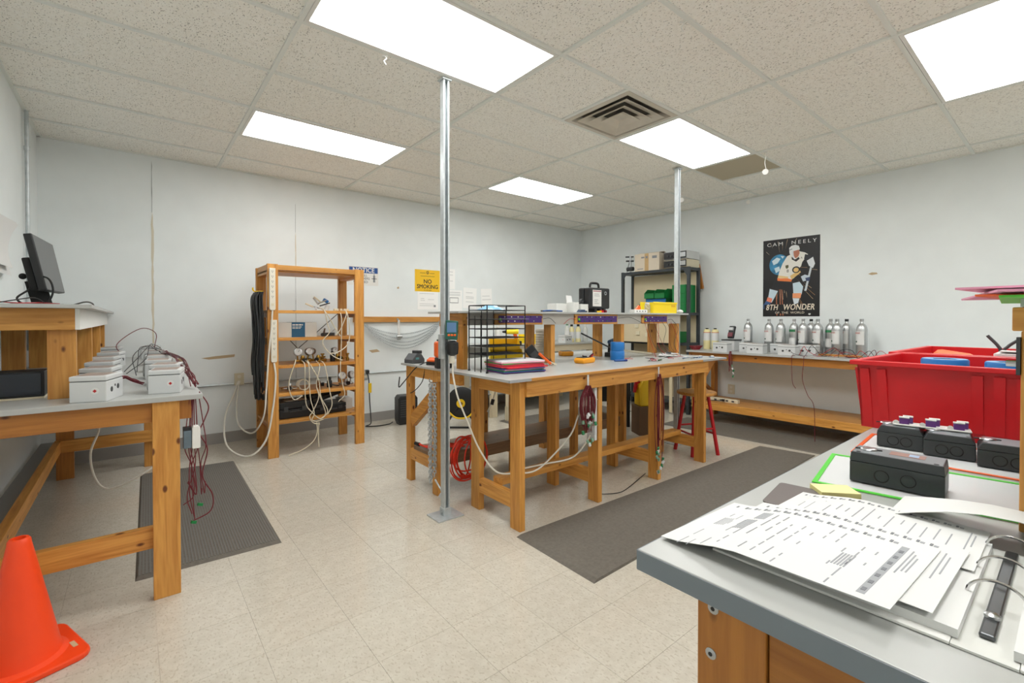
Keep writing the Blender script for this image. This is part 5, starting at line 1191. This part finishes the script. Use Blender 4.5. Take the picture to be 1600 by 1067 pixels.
MB().box(-.08, .08, -.04, .11, 0, .115).build('stand_box', M_GBOX, t, bevel=.003); MB().box(-.085, .085, -.045, .115, .115, .13).build('stand_lid', M_DARK, t, bevel=.003)
k = 0
for x, y, l_ in ((5.30, 2.73, 'light grey detector box beside the yellow bottles on the right bench'), (5.36, 2.49, 'light grey detector box with maroon wires at mid right bench'), (5.32, 2.35, 'light grey detector box in front of the lone cylinder'), (5.42, 2.18, 'light grey detector box behind the third one on the right bench'), (5.32, 2.03, 'light grey detector box below the poster on the right bench'), (5.40, 1.90, 'small light grey detector box beside the loose wires')):
    o = copy_tree(db); o['group'] = 'grey detector boxes on the right bench'; o['label'] = l_; o.location = (x + (.085 if k % 2 else 0), y, RB); o.rotation_euler = (0, 0, R(180 if k % 2 == 0 else 180)); k += 1
t = thing('wire_tangle', 'maroon and black wires tangled along the right wall bench', 'wire', (0, 0, RB)); q = random.Random(31)
for k in range(16):
    y = 1.95 - .05 * k; x = 5.36 + q.uniform(-.06, .1); pts = [(x, y, .004)]
    for j in range(3): y -= q.uniform(.02, .10); x += q.uniform(-.05, .05); pts.append((max(5.23, x), y, .01 + q.uniform(.0, .09) * (j < 2)))
    pts.append((x, y - .05, .004)); MB().tube(pts, .0026, 5).build('wire', [M_BLACK, M_MAROON, M_REDP][k % 3], t, smooth=True)
t = thing('wire_coil', 'small coil of maroon wires at the far end of the right bench', 'wire', (5.32, 2.98, RB))
for k in range(6): MB().tube([((.05 + .008 * k) * math.cos(a), (.04 + .006 * k) * math.sin(a), .01 + .008 * k) for a in [j * math.pi / 4 for j in range(8)]], .004, 5, closed=True).build('loop', [M_REDP, M_MAROON][k % 2], t, smooth=True)
t = thing('wire_drop', 'red wire hanging from the right bench down to the floor', 'wire', (0, 0, 0)); MB().tube([(5.28, 1.76, RB + .004), (5.20, 1.76, RB + .003), (5.19, 1.76, RB - .06), (5.19, 1.77, .62), (5.18, 1.72, .47), (5.17, 1.66, .36), (5.17, 1.65, .02)], .003, 5).build('wire', M_MAROON, t, smooth=True); MB().tube([(5.27, 1.87, RB + .004), (5.20, 1.87, RB + .003), (5.19, 1.87, RB - .08), (5.19, 1.86, .58), (5.19, 1.83, .52)], .003, 5).build('wire', M_MAROON, t, smooth=True)
t = thing('pine_lath', 'short pine lath lying among the wires on the right bench', 'lath', (5.52, 1.60, RB)); board('lath', (-.02, .02, -.24, .20, 0, .018), t)
t = thing('paper_sheet', 'white sheet on the right bench behind the red bins', 'paper', (5.36, 1.28, RB)); MB().obox((0, 0, .002), (.15, .2, .002), (0, 0, .3)).build('sheet', M_PAPER, t); MB().obox((0.01, .01, .004), (.13, .18, .001), (0, 0, .1)).build('sheet', M_PAPER2, t)
wall_outlet('cream outlet low on the right wall behind the stool', (XR - .001, 2.80, .335), RIGHTW)
t = thing('power_strip', 'ivory power strip lying on the low shelf of the right bench', 'power strip', (5.45, 2.72, .236)); MB().box(-.03, .03, -.20, .16, 0, .04).build('housing', M_CREAM, t, bevel=.004)
for k in range(4): MB().box(-.031, -.0298, -.16 + .07 * k, -.13 + .07 * k, .012, .03).build('socket', M_DARK, t)
MB().box(-.045, -.03, -.05, -.02, .012, .036).build('plug', M_BLACK, t); MB().tube([(-.04, -.03, .02), (-.06, .05, .012), (-.07, .2, .006)], .005, 6).build('lead', M_BLACK, t, smooth=True)
t = thing('dark_carton', 'black carton standing under the right bench by the stool', 'box', (5.33, 2.9, 0)) if False else None
# ---- poster
po = thing('hockey_poster', 'black poster of a hockey player with a globe on the right wall', 'poster', (XR - .001, 2.13, 1.703), rot=RIGHTW)
MB().box(-.297, .297, -.45, .45, 0, .0025).build('sheet', mat('poster_black', '141315', .4), po)
def D(x, y):     # drawing units of the poster: 665 wide, 940 high, origin top left
    return ((x / 665 - .5) * .594, (.5 - y / 940) * .90)
def dp(pts, z, h, name='print'): return flat([D(*p) for p in pts], .0025 + z * .0002, mat('ink_' + h, h, .4), po, name, .00015)
q = random.Random(1)
for k in range(80):
    a = q.uniform(0, 6.283); r0, r1 = q.uniform(140, 330), q.uniform(240, 640); cx_, cy_ = 230, 330
    if r1 < r0 + 60: continue
    p0 = (cx_ + r0 * math.cos(a), cy_ + r0 * math.sin(a)); p1 = (cx_ + r1 * math.cos(a), cy_ + r1 * math.sin(a))
    if not (8 < p1[0] < 657 and 8 < p1[1] < 930 and 8 < p0[0] < 657 and 8 < p0[1] < 930): continue
    nx, ny = -math.sin(a) * 1.8, math.cos(a) * 1.8
    dp([p0, (p1[0] + nx, p1[1] + ny), (p1[0] - nx, p1[1] - ny)], 0, ['D8B48A', 'E4CDB0', 'B98A5E'][k % 3], 'light_ray')
for x0, x1, x2 in ((228, 246, 236), (205, 216, 168), (160, 172, 150)): dp([(x0, 610), (x0 + 8, 610), (x1 + 10, 930), (x1 - 4, 930)], 0, 'B06A4A', 'light_ray')
flat([D(200 + 122 * math.cos(a), 310 + 125 * math.sin(a)) for a in [j * math.pi / 16 for j in range(32)]], .0028, mat('ink_globe', '2F7FA8', .4, vary=.5, scale=14), po, 'globe', .00015)
for pts in ([(110, 260), (170, 220), (215, 240), (180, 290), (130, 310)], [(140, 350), (200, 330), (210, 380), (160, 410)], [(215, 205), (262, 212), (240, 240)]): dp(pts, 3, 'CFE4EC', 'globe_cloud')
dp([(165, 450), (360, 470), (395, 560), (470, 520), (480, 570), (400, 600), (370, 760), (340, 860), (300, 800), (290, 640), (200, 600), (130, 640), (100, 600)], 4, '1B1B1F', 'trousers')
dp([(85, 600), (185, 630), (150, 700), (110, 770), (60, 740)], 5, 'C9DDE8', 'sock'); dp([(60, 700), (120, 720), (104, 770), (44, 748)], 6, 'E88466', 'sock_band'); dp([(40, 745), (100, 765), (70, 820), (10, 850), (5, 800)], 5, '3C5C8C', 'skate')
dp([(362, 545), (440, 530), (482, 590), (465, 680), (372, 690)], 5, 'C9DDE8', 'sock'); dp([(362, 665), (464, 665), (452, 725), (360, 720)], 6, 'F0A070', 'sock_band'); dp([(362, 722), (440, 728), (428, 780), (380, 800)], 5, 'D8E2EA', 'skate')
dp([(295, 215), (345, 195), (420, 165), (500, 190), (535, 215), (500, 260), (470, 300), (455, 350), (420, 380), (380, 480), (350, 500), (180, 490), (200, 400), (240, 300)], 7, 'ECE9E0', 'jersey')
dp([(178, 470), (215, 478), (305, 482), (352, 500), (345, 525), (180, 505)], 8, 'EE7F3E', 'jersey_band'); dp([(190, 440), (310, 462), (305, 484), (182, 472)], 8, 'EBC98C', 'jersey_band'); dp([(330, 455), (440, 390), (455, 420), (350, 500)], 8, 'E6C07A', 'jersey_band')
flat([D(400 + 46 * math.cos(a), 385 + 40 * math.sin(a)) for a in [j * math.pi / 10 for j in range(20)]], .0025 + 9 * .0002, mat('ink_1B1B1F', '1B1B1F'), po, 'chest_crest', .00015)
flat([D(400 + 30 * math.cos(a), 388 + 27 * math.sin(a)) for a in [j * math.pi / 10 for j in range(20)]], .0025 + 10 * .0002, mat('ink_E6C07A', 'E6C07A'), po, 'chest_crest', .00015)
text('8', .05, mat('ink_1B1B1F', '1B1B1F'), po, (*D(302, 395), .0046), name='jersey_number', ext=.0001); text('A', .03, mat('ink_1B1B1F', '1B1B1F'), po, (*D(462, 250), .0046), name='jersey_letter', ext=.0001)
dp([(275, 325), (310, 320), (312, 350), (292, 368), (276, 352)], 9, '5B5A36', 'shoulder_patch')
dp([(318, 120), (345, 95), (390, 88), (430, 105), (442, 140), (430, 165), (380, 170), (335, 215), (322, 180)], 11, 'E6E8E8', 'helmet'); dp([(358, 165), (430, 150), (440, 190), (425, 230), (395, 250), (362, 220)], 12, 'B9745A', 'face'); dp([(350, 168), (368, 160), (372, 215), (392, 255), (380, 262), (352, 225)], 13, 'DDDFE2', 'chin_strap'); dp([(345, 225), (390, 262), (430, 235), (440, 260), (400, 290), (350, 260)], 10, '2A2426', 'collar')
dp([(320, 140), (352, 130), (356, 138), (322, 150)], 13, '8A8C90', 'helmet_vent')
dp([(500, 210), (560, 230), (600, 280), (606, 350), (570, 340), (520, 290), (490, 265)], 8, '23242C', 'sleeve'); dp([(520, 290), (590, 250), (612, 330), (590, 380), (545, 350)], 9, 'DFE3E6', 'glove'); dp([(455, 470), (500, 450), (555, 470), (550, 515), (480, 530)], 9, 'C7D3DE', 'glove'); dp([(505, 490), (560, 480), (552, 530), (515, 525)], 10, '3A4A6E', 'glove_cuff')
dp([(562, 350), (585, 345), (520, 640), (495, 640)], 8, 'C9D2D8', 'stick')
text('CAM  NEELY', .058, M_PAPER, po, (*D(338, 60), .0032), name='poster_title', sx=1.18, ext=.0001, track=1.45)

dp([(20, 795), (645, 795), (645, 905), (20, 905)], 14, '141315', 'caption_ground')
for w_, x_ in (('8TH', 112), ('WONDER', 428)):
    btext(w_, .094, mat('ink_E8DCC8', 'E8DCC8'), po, (*D(x_, 832), .0058), .0014, name='poster_caption', shear=.22, ext=.0001, sx=.74, track=1.06)
text('OF  THE  WORLD', .034, mat('ink_E8DCC8', 'E8DCC8'), po, (*D(325, 896), .0058), name='poster_caption', ext=.0001, sx=1.15)
flat([D(555 + 13 * math.cos(a), 912 + 13 * math.sin(a)) for a in [j * math.pi / 8 for j in range(16)]], .0027, M_PAPER, po, 'small_emblem', .00015)
# ================================================================== desk in the right foreground
dk = thing('desk_bench', 'near pine bench with grey laminate top in the right foreground', 'workbench', (0, 0, 0))
MB().box(.574, 3.3, -.62, .412, T - .030, T).build('bench_top', M_LAM, dk, bevel=.002)
MB().box(.5725, .5739, -.62, .412, T - .0295, T - .0012).build('end_edging', mat('slate_edge', '7C858C', .45), dk); MB().box(.574, 3.3, .4121, .4135, T - .0295, T - .0012).build('far_edging', mat('slate_edge', '7C858C'), dk)
ZD = T - .030
leg((.605, .643, .245, .335, 0, ZD), dk, 'deep'); leg((.605, .643, -.55, -.46, 0, ZD), dk, 'deep'); leg((3.2, 3.24, .245, .335, 0, ZD), dk); leg((3.2, 3.24, -.55, -.46, 0, ZD), dk); leg((1.9, 1.94, .245, .335, 0, ZD), dk)
board('apron', (.609, .647, -.46, .243, ZD - .10, ZD), dk, 'deep'); board('apron', (.643, 3.2, .297, .335, ZD - .09, ZD), dk)
board('stretcher', (.609, .647, -.46, .245, .22, .31), dk, 'deep')
for y, z in ((.312, ZD - .022), (.315, ZD - .085)): MB().lathe([(.0075, 0), (.0075, .0012), (.004, .0022)], (.605, y, z), 14, M=Euler((0, R(-90), 0)).to_matrix()).build('screw', M_STEEL, dk, smooth=True); MB().cyl((.6027, y, z), (.6024, y, z), .003, n=8).build('screw_recess', M_BLACK, dk)
hp = thing('riser_shelf', 'pine post and shelf of the riser at the right edge', 'shelf', (0, 0, 0))
board('upright', (1.092, 1.13, -.03, .062, T, 1.205), hp); board('upright', (2.6, 2.64, -.3, -.21, T, 1.205), hp); board('upright', (1.092, 1.13, -.3, -.21, T, 1.205), hp); board('cross_rail', (1.092, 1.13, -.3, .072, 1.205, 1.243), hp)
MB().box(1.07, 2.7, -.33, .062, 1.2435, 1.256).build('shelf_top', M_LAM, hp)
t = thing('cable_clamp', 'dark metal clamp fixed high on the right edge post', 'clamp', (1.092, .062, 1.165)); MB().box(-.004, .02, .0005, .005, -.03, .03).build('plate', M_DARK, t); MB().cyl((.0, .005, -.012), (.0, .016, -.012), .005, n=8).build('screw', M_STEEL, t)
# pink / green folders on the shelf
for k, (m_, x, y, z, rz, tl, l_) in enumerate(((M_LIME, 1.22, -.03, 1.2565, 4, 0, 'lime green edged document sleeve lowest on the right edge shelf'), (M_FOLDER_O, 1.24, -.03, 1.2600, -4, 0, 'red orange document sleeve second on the right edge shelf'), (M_PINK, 1.20, .00, 1.2640, 12, 3.0, 'pink document sleeve jutting out lower on the right edge shelf'), (M_PINK, 1.24, -.01, 1.272, -5, 0, 'pink document sleeve uppermost on the right edge shelf'))):
    t = thing('document_sleeve', l_, 'folder', (x, y, z), rot=(0, R(-.0), R(rz))); 
    MB().box(-.21, .21, -.13, .125, 0, .0012).build('back_sheet', m_, t); MB().box(-.20, .20, -.12, .115, .0012, .0022).build('paper_insert', M_PAPER, t)
    for b in ((-.21, -.2, -.13, .125), (.2, .21, -.13, .125), (-.2, .2, .115, .125), (-.2, .2, -.13, -.12)): MB().box(*b, .0012, .0032).build('edging', m_, t)
# ---- printed sheets
def sheet_on(label, pts, z, seed, kind):
    """a printed sheet given by its four corners (x, y, z)"""
    A, B, C_, D_ = [Vector(p) for p in pts]
    t = thing('printed_sheet', label, 'paper', (A.x, A.y, A.z)); o = A.copy(); n = 10; vs = []; fs = []
    def at(u, v):
        p = A.lerp(B, u).lerp(D_.lerp(C_, u), v) - o; e = min(1, v / .42); p.z = (C_.z - A.z) * e * e * (3 - 2 * e); return p
    for j in range(n + 1):
        v = j / n; 
        for u in (0, 1): p = at(u, v); vs += [p, p + Vector((0, 0, .0007))]
    for j in range(n):
        a = 4 * j; fs += [(a, a + 4, a + 6, a + 2), (a + 1, a + 3, a + 7, a + 5), (a, a + 1, a + 5, a + 4), (a + 2, a + 6, a + 7, a + 3)]
    fs += [(0, 2, 3, 1), (4 * n, 4 * n + 1, 4 * n + 3, 4 * n + 2)]
    MB().add(vs, fs).build('sheet', M_PAPER, t, smooth=False)
    q = random.Random(seed); mb = MB(); mb2 = MB()
    def mark(b, u0, u1, v0, v1):
        p = [at(u0, v0), at(u1, v0), at(u1, v1), at(u0, v1)]; e = .0004 if b is mb else 0; b.hexa([x + Vector((0, 0, .0006 + e)) for x in p] + [x + Vector((0, 0, .0010 + e)) for x in p])
    if kind == 1:
        mark(mb2, .06, .88, .875, .905)
        for k in range(7): mark(mb, .10 + .11 * k, .14 + .11 * k, .882, .898)
        for k in range(15):
            v = .05 + .055 * k
            mark(mb, .90, .94, v, v + .012); mark(mb2, .90, .93, v + .016, v + .034)
            u = .82
            while u > .08:
                L = q.uniform(.03, .16)
                if q.random() < .55: mark(mb2, u - L, u, v, v + .006)
                u -= L + q.uniform(.02, .06)
        for v, u0, u1 in ((.10, .45, .62), (.22, .42, .64), (.24, .68, .84), (.72, .30, .50)):
            for k in range(5): mark(mb2, u0, u1, v + .012 * k, v + .007 + .012 * k)
        for u0, u1, v in ((.45, .85, .935), (.5, .8, .950), (.5, .75, .965)): mark(mb2, u0, u1, v - .012, v - .006)
    else:
        for k in range(16):
            v = .05 + .054 * k; mark(mb, .90, .94, v, v + .012); mark(mb2, .90, .93, v + .016, v + .034); mark(mb2, q.uniform(.3, .6), q.uniform(.65, .82), v, v + .006)
        for u0, u1, v in ((.4, .85, .93), (.5, .8, .95)): mark(mb2, u0, u1, v, v + .006)
    mb.build('print_dark', mat('print_mid', '7E8084', .8), t)['kind'] = 'stuff'; mb2.build('print_light', mat('print_pale', 'A2A4A8', .8), t)['kind'] = 'stuff'
    return t
ZP = T
# binder
bd = thing('ring_binder', 'open white ring binder at the right of the near bench', 'binder', (0, 0, ZP))
MB().box(.655, .975, .085, .34, .0005, .004).build('left_cover', M_WHITE, bd, bevel=.001); MB().box(.655, .975, -.22, .035, .0005, .004).build('right_cover', M_WHITE, bd, bevel=.001); MB().box(.655, .975, .0355, .0845, .0005, .003).build('spine', M_PAPER2, bd)
MB().box(.69, .965, .054, .067, .003, .009).build('ring_plate', mat('dark_steel', '5C5E60', .35, .8), bd, bevel=.002)
for x in (.775, .86, .95):
    pts = [(x, .060 + .026 * math.cos(a), .010 + .024 * math.sin(a)) for a in [math.pi * j / 8 for j in range(9)]]
    MB().tube(pts, .0019, 6, smooth=2).build('ring', M_CHROME, bd, smooth=True)
MB().lathe([(.007, 0), (.007, .003), (.004, .005)], (.735, .0605, .009), 16).build('lever', M_STEEL, bd, smooth=True)
def stack(name, x0, x1, y0, y1, z0, z1, sag):
    n = 10; vs = []; fs = []
    for j in range(n + 1):
        s = j / n; y = y0 + (y1 - y0) * s; e = sag * (math.sin(math.pi * s) * .4 - (s ** 2) * .6)
        vs += [(x0, y, z0), (x1, y, z0), (x0, y, z1 + e), (x1, y, z1 + e)]
    for j in range(n): a = 4 * j; fs += [(a, a + 1, a + 5, a + 4), (a + 2, a + 6, a + 7, a + 3), (a, a + 4, a + 6, a + 2), (a + 1, a + 3, a + 7, a + 5)]
    fs += [(0, 2, 3, 1), (4 * n, 4 * n + 1, 4 * n + 3, 4 * n + 2)]
    return MB().add(vs, fs).build(name, M_PAPER, bd)
stack('left_pages', .668, .962, .080, .300, .004, .0135, .004); stack('right_pages', .668, .962, .040, -.18, .004, .0135, .004)
t = thing('curled_sheet', 'lifted white page curling at the far side of the binder', 'paper', (0, 0, ZP)); n = 8; vs = []; fs = []
for j in range(n + 1):
    s = j / n; y = .205 - .30 * s; z = .012 + .022 * math.sin(math.pi * min(1, s * 1.1)) ; xo = 1.0 - .0 * s
    for u in (0, 1): x = .975 + (.125 - .02 * s) * u; zz = z + (.016 * (1 - u) * math.sin(math.pi * s)); vs += [(x, y, zz), (x, y, zz + .0008)]
for j in range(n): a = 4 * j; fs += [(a, a + 4, a + 6, a + 2), (a + 1, a + 3, a + 7, a + 5), (a, a + 1, a + 5, a + 4), (a + 2, a + 6, a + 7, a + 3)]
fs += [(0, 2, 3, 1), (4 * n, 4 * n + 1, 4 * n + 3, 4 * n + 2)]
MB().add(vs, fs).build('sheet', M_PAPER, t, smooth=True)
sheet_on('blank white sheet beneath the printed forms on the near bench', [(.83, .352, ZP + .001), (1.01, .345, ZP + .001), (1.00, .085, ZP + .0165), (.83, .085, ZP + .0165)], 0, 1, 2)
sheet_on('printed form under the top one on the near bench', [(.675, .372, ZP + .003), (.892, .366, ZP + .003), (.885, .095, ZP + .0205), (.668, .10, ZP + .0205)], 0, 2, 2)
sheet_on('topmost printed form on the near bench with a grey bar', [(.628, .408, ZP + .004), (.846, .398, ZP + .004), (.853, .120, ZP + .0225), (.636, .130, ZP + .0225)], 0, 3, 1)
# sticky pad and dark square
t = thing('sticky_note_pad', 'pale yellow sticky note pad on the near bench', 'note pad', (1.055, .302, T), R(42)); MB().box(-.024, .024, -.034, .034, 0, .009).build('pad', mat('sticky_yellow', 'E9E09A', .8), t); MB().box(-.024, .024, -.034, .034, .0091, .0094).build('top_note', mat('sticky_top', 'EFE7A8', .8), t)
t = thing('desk_pad', 'dark brown rounded square pad partly under the papers', 'pad', (.975, .325, T), R(8)); MB().prism([(.06 * a + .008 * math.cos(R(b)), .05 * c_ + .008 * math.sin(R(b)), 0) for a, c_, b0 in ((1, 1, 0), (-1, 1, 90), (-1, -1, 180), (1, -1, 270)) for b in (b0, b0 + 45, b0 + 90)], (0, 0, .002)).build('pad', mat('dark_taupe', '6E6663', .7), t)
# sleeves
def sleeve(label, c, sx, sy, rz, m_):
    t = thing('document_sleeve', label, 'folder', (c[0], c[1], T + .0003), R(rz)); e = .009
    MB().box(-sx / 2, sx / 2, -sy / 2, sy / 2, 0, .0008).build('back_sheet', M_PAPER2, t); MB().box(-sx / 2 + e, sx / 2 - e, -sy / 2 + e, sy / 2 - e, .0008, .0016).build('paper_insert', M_PAPER, t)
    for b in ((-sx / 2, -sx / 2 + e, -sy / 2, sy / 2), (sx / 2 - e, sx / 2, -sy / 2, sy / 2), (-sx / 2 + e, sx / 2 - e, -sy / 2, -sy / 2 + e), (-sx / 2 + e, sx / 2 - e, sy / 2 - e, sy / 2)): MB().box(*b, .0008, .0036).build('edging', m_, t, bevel=.001)
    MB().box(-sx / 2 + e, sx / 2 - e, -sy / 2 + e, sy / 2 - e, .0017, .0020).build('clear_cover', mat('clear_vinyl', 'F4F6F8', .12, alpha=.18), t)
    return t
sleeve('green edged clear document sleeve under the nearest black box', (1.245, .21), .27, .33, 9, M_LIME)
sleeve('orange edged clear document sleeve under the three black boxes', (1.555, .215), .27, .33, 4, M_FOLDER_O)
# black junction boxes
def jbox():
    t = thing('junction_box', '', 'junction box')
    return t
M_JB = mat('graphite_plastic', '34383A', .36); M_JT = mat('grey_lid', '7E8488', .35)
def junction(label, x, y, L, W, h, rz, lid, c_=.008):
    t = thing('junction_box', label, 'junction box', (x, y, T + .0042), R(rz), 'black junction boxes on the near bench')
    MB().box(0, W, -L, 0, 0, h * .70).build('base', M_JB, t, bevel=.002)
    mb = MB(); z0, z1 = h * .71, h
    mb.hexa([(0, -L, z0), (W, -L, z0), (W, 0, z0), (0, 0, z0), (.003, -L + c_, z1), (W - .003, -L + c_, z1), (W - .003, -c_, z1), (.003, -c_, z1)]).build('lid', M_JB, t, bevel=.0012)
    MB().box(.006, W - .006, -L + c_ + .002, -c_ - .002, z1 - .0003, z1 + .0005).build('lid_panel', lid, t)
    for f in (.36, .64):
        y_ = -L * f; r = .0115
        mb = MB(); mb.tube([(-.0002, y_ + r * math.cos(a), h * .34 + r * math.sin(a)) for a in [j * math.pi / 10 for j in range(20)]], .0011, 4, closed=True, smooth=0); mb.build('knockout', M_BLACKM, t)
        MB().cyl((-.0004, y_, h * .34), (.0005, y_, h * .34), r - .001, n=22).build('knockout_disc', M_JB, t)
    mb = MB(); cx_, cy_ = W * .55, -L * .17; mb.lathe([(.014, 0), (.015, .001), (.013, .003), (.008, .0035)], (cx_, cy_, z1 + .0005), 22); mb.build('emblem', M_STEEL, t, smooth=True)
    MB().bar((cx_ - .004, cy_ + .022, z1 + .0015), (cx_ + .004, cy_ - .022, z1 + .0015), .006, .002).build('emblem_bar', M_BLACK, t)
    for yy in (-.013, -L + .013): MB().cyl((.011, yy, z1 + .0004), (.011, yy, z1 + .0011), .004, n=10).build('screw_cap', M_BLACK, t)
    return t
t = junction('long black junction box with a grey lid nearest on the green sleeve', 1.152, .304, .146, .078, .060, 4, M_JT, .002)
MB().box(.03, .06, -.115, -.06, .0606, .061).build('lid_label', mat('rust_label', '9C7468', .5), t); MB().box(.035, .055, -.105, -.09, .0611, .0614).build('label_window', mat('pale_blue_label', '9AB0CC', .5), t)
junction('black junction box, left of the row of three on the near bench', 1.527, .343, .093, .085, .054, 6, M_JT); junction('black junction box, middle of the row of three on the near bench', 1.513, .247, .093, .095, .054, 8, M_JT); junction('black junction box half hidden by the post, right of the three', 1.490, .150, .10, .09, .054, 6, M_JT)
bt = thing('button_strip', 'white strip with six purple buttons lying across the black boxes', 'button strip', (1.585, .245, T + .0605), R(-79))
MB().box(-.075, .075, -.022, .022, 0, .004).build('strip', M_WHITE, bt, bevel=.0015)
M_BTN = mat('button_purple', '6B3A86', .4)
for k, x in enumerate((-.052, 0, .052)):
    for j, y in enumerate((-.010, .010)):
        o = MB().box(x + .008 * j - .010, x + .008 * j + .010, y - .007, y + .007, .004, .0195).build('button', M_BTN, bt, bevel=.001); MB().box(x + .008 * j - .0105, x + .008 * j + .0105, y - .0075, y + .0075, .0195, .022).build('button_cap', M_PAPER2, o)
    MB().cyl((x - .016, -.016, .007), (x - .016, -.0185, .007), .006, n=12).build('knob', M_WHITE, bt)
# ---- red bins
def red_bin(label, x0, x1, y0, y1, rz, group='red storage bins on the near bench'):
    cx_, cy_ = (x0 + x1) / 2, (y0 + y1) / 2; t = thing('red_bin', label, 'bin', (cx_, cy_, T + .0005), R(rz), group); a, b = (x1 - x0) / 2, (y1 - y0) / 2; h = .205; tp = .010; w_ = .005
    mb = MB()
    mb.box(-a + tp, a - tp, -b + tp, b - tp, 0, w_); mb.build('bottom', M_RED, t)
    def wallp(p, q_, nin):
        (px, py), (qx, qy) = p, q_; nx, ny = nin
        def pt(x, y, z, off): k = tp * (1 - z / h); return (x + nx * (k + off) + (-math.copysign(k, x) if nx == 0 else 0), y + ny * (k + off) + (-math.copysign(k, y) if ny == 0 else 0), z)
        m = MB(); m.hexa([pt(px, py, w_, 0), pt(qx, qy, w_, 0), pt(qx, qy, w_, w_), pt(px, py, w_, w_), pt(px, py, h, 0), pt(qx, qy, h, 0), pt(qx, qy, h, w_), pt(px, py, h, w_)]); m.build('side_wall', M_RED, t)
        L = math.hypot(qx - px, qy - py); nrib = 13
        for i in range(nrib):
            s = (i + .5) / nrib
            if .15 < s < .46 and nx == 1: continue
            x, y = px + (qx - px) * s, py + (qy - py) * s; ux, uy = (qx - px) / L * .011, (qy - py) / L * .011
            m = MB(); k0, k1 = tp * (1 - w_ / h), tp * (1 - .185 / h); sx_ = 1 - k0 / max(a, b)
            m.hexa([(x * sx_ - ux + nx * (k0 - .009), y * sx_ - uy + ny * (k0 - .009), w_), (x * sx_ + ux + nx * (k0 - .009), y * sx_ + uy + ny * (k0 - .009), w_), (x * sx_ + ux + nx * (k0 + .001), y * sx_ + uy + ny * (k0 + .001), w_), (x * sx_ - ux + nx * (k0 + .001), y * sx_ - uy + ny * (k0 + .001), w_),
                    (x - ux + nx * (k1 - .009), y - uy + ny * (k1 - .009), .185), (x + ux + nx * (k1 - .009), y + uy + ny * (k1 - .009), .185), (x + ux + nx * (k1 + .001), y + uy + ny * (k1 + .001), .185), (x - ux + nx * (k1 + .001), y - uy + ny * (k1 + .001), .185)])
            m.build('rib', M_RED, t)
    wallp((-a, b), (-a, -b), (1, 0)); wallp((a, -b), (a, b), (-1, 0)); wallp((-a, -b), (a, -b), (0, 1)); wallp((a, b), (-a, b), (0, -1))
    e = .016
    for q_ in ((-a - e, -a + .004, -b - e, b + e), (a - .004, a + e, -b - e, b + e), (-a + .004, a - .004, -b - e, -b + .004), (-a + .004, a - .004, b - .004, b + e)): MB().box(*q_, h - .010, h + .004).build('rim', M_RED, t, bevel=.002)
    for i in range(4): y = b * (.18 - .17 * i); MB().box(-a + tp * .93 - .002, -a + tp * .93 + .004, y - .018, y + .018, .012, .026).build('slot_boss', mat('red_recess', 'A60D16', .45), t)
    return t
red_bin('red ribbed plastic bin, the nearer of two on the near bench', 1.77, 2.26, -.10, .445, -1.5); red_bin('red ribbed plastic bin behind the nearer one', 2.33, 2.95, -.10, .465, -1.0)
for k, (x, y, l_) in enumerate(((2.02, .28, 'blue spool standing in the nearer red bin at the left'), (2.00, .13, 'blue spool standing in the nearer red bin at the right'))):
    t = spool(l_, (x, y, T + .006), .058, .205); MB().lathe([(.034, .2052), (.054, .2052), (.054, .2058), (.034, .2058)], n=24, cap=False).build('printed_rim', mat('pale_blue', '7FB2DE', .5), t)
t = thing('orange_bag', 'orange plastic bag lying in the rear red bin', 'bag', (2.60, .34, T + .006)); MB().hexa([(-.1, -.1, 0), (.1, -.1, 0), (.1, .1, 0), (-.1, .1, 0), (-.06, -.07, .20), (.06, -.07, .185), (.05, .05, .215), (-.05, .06, .19)]).build('film', M_ORANGE, t, bevel=.02)
t = thing('white_carton', 'white folded carton lying in the rear red bin', 'box', (2.60, .12, T + .006)); MB().box(-.12, .12, -.11, .09, 0, .205).build('carton_body', M_PAPER, t, bevel=.003); MB().obox((0, -.01, .208), (.22, .18, .003), (.02, .03, .05)).build('flap', M_PAPER, t)
t = thing('scissors', 'open dark pliers sticking up behind the red bins', 'pliers', (2.85, .22, T + .006)); MB().tube([(0, 0, 0), (0, .0, .18), (.0, .006, .215), (0, .04, .262)], .006, 6).build('handle', M_DARK, t, smooth=True); MB().tube([(0.008, -.02, 0), (.008, -.01, .18), (.008, -.02, .215), (.008, -.05, .245)], .006, 6).build('handle', M_DARK, t, smooth=True)
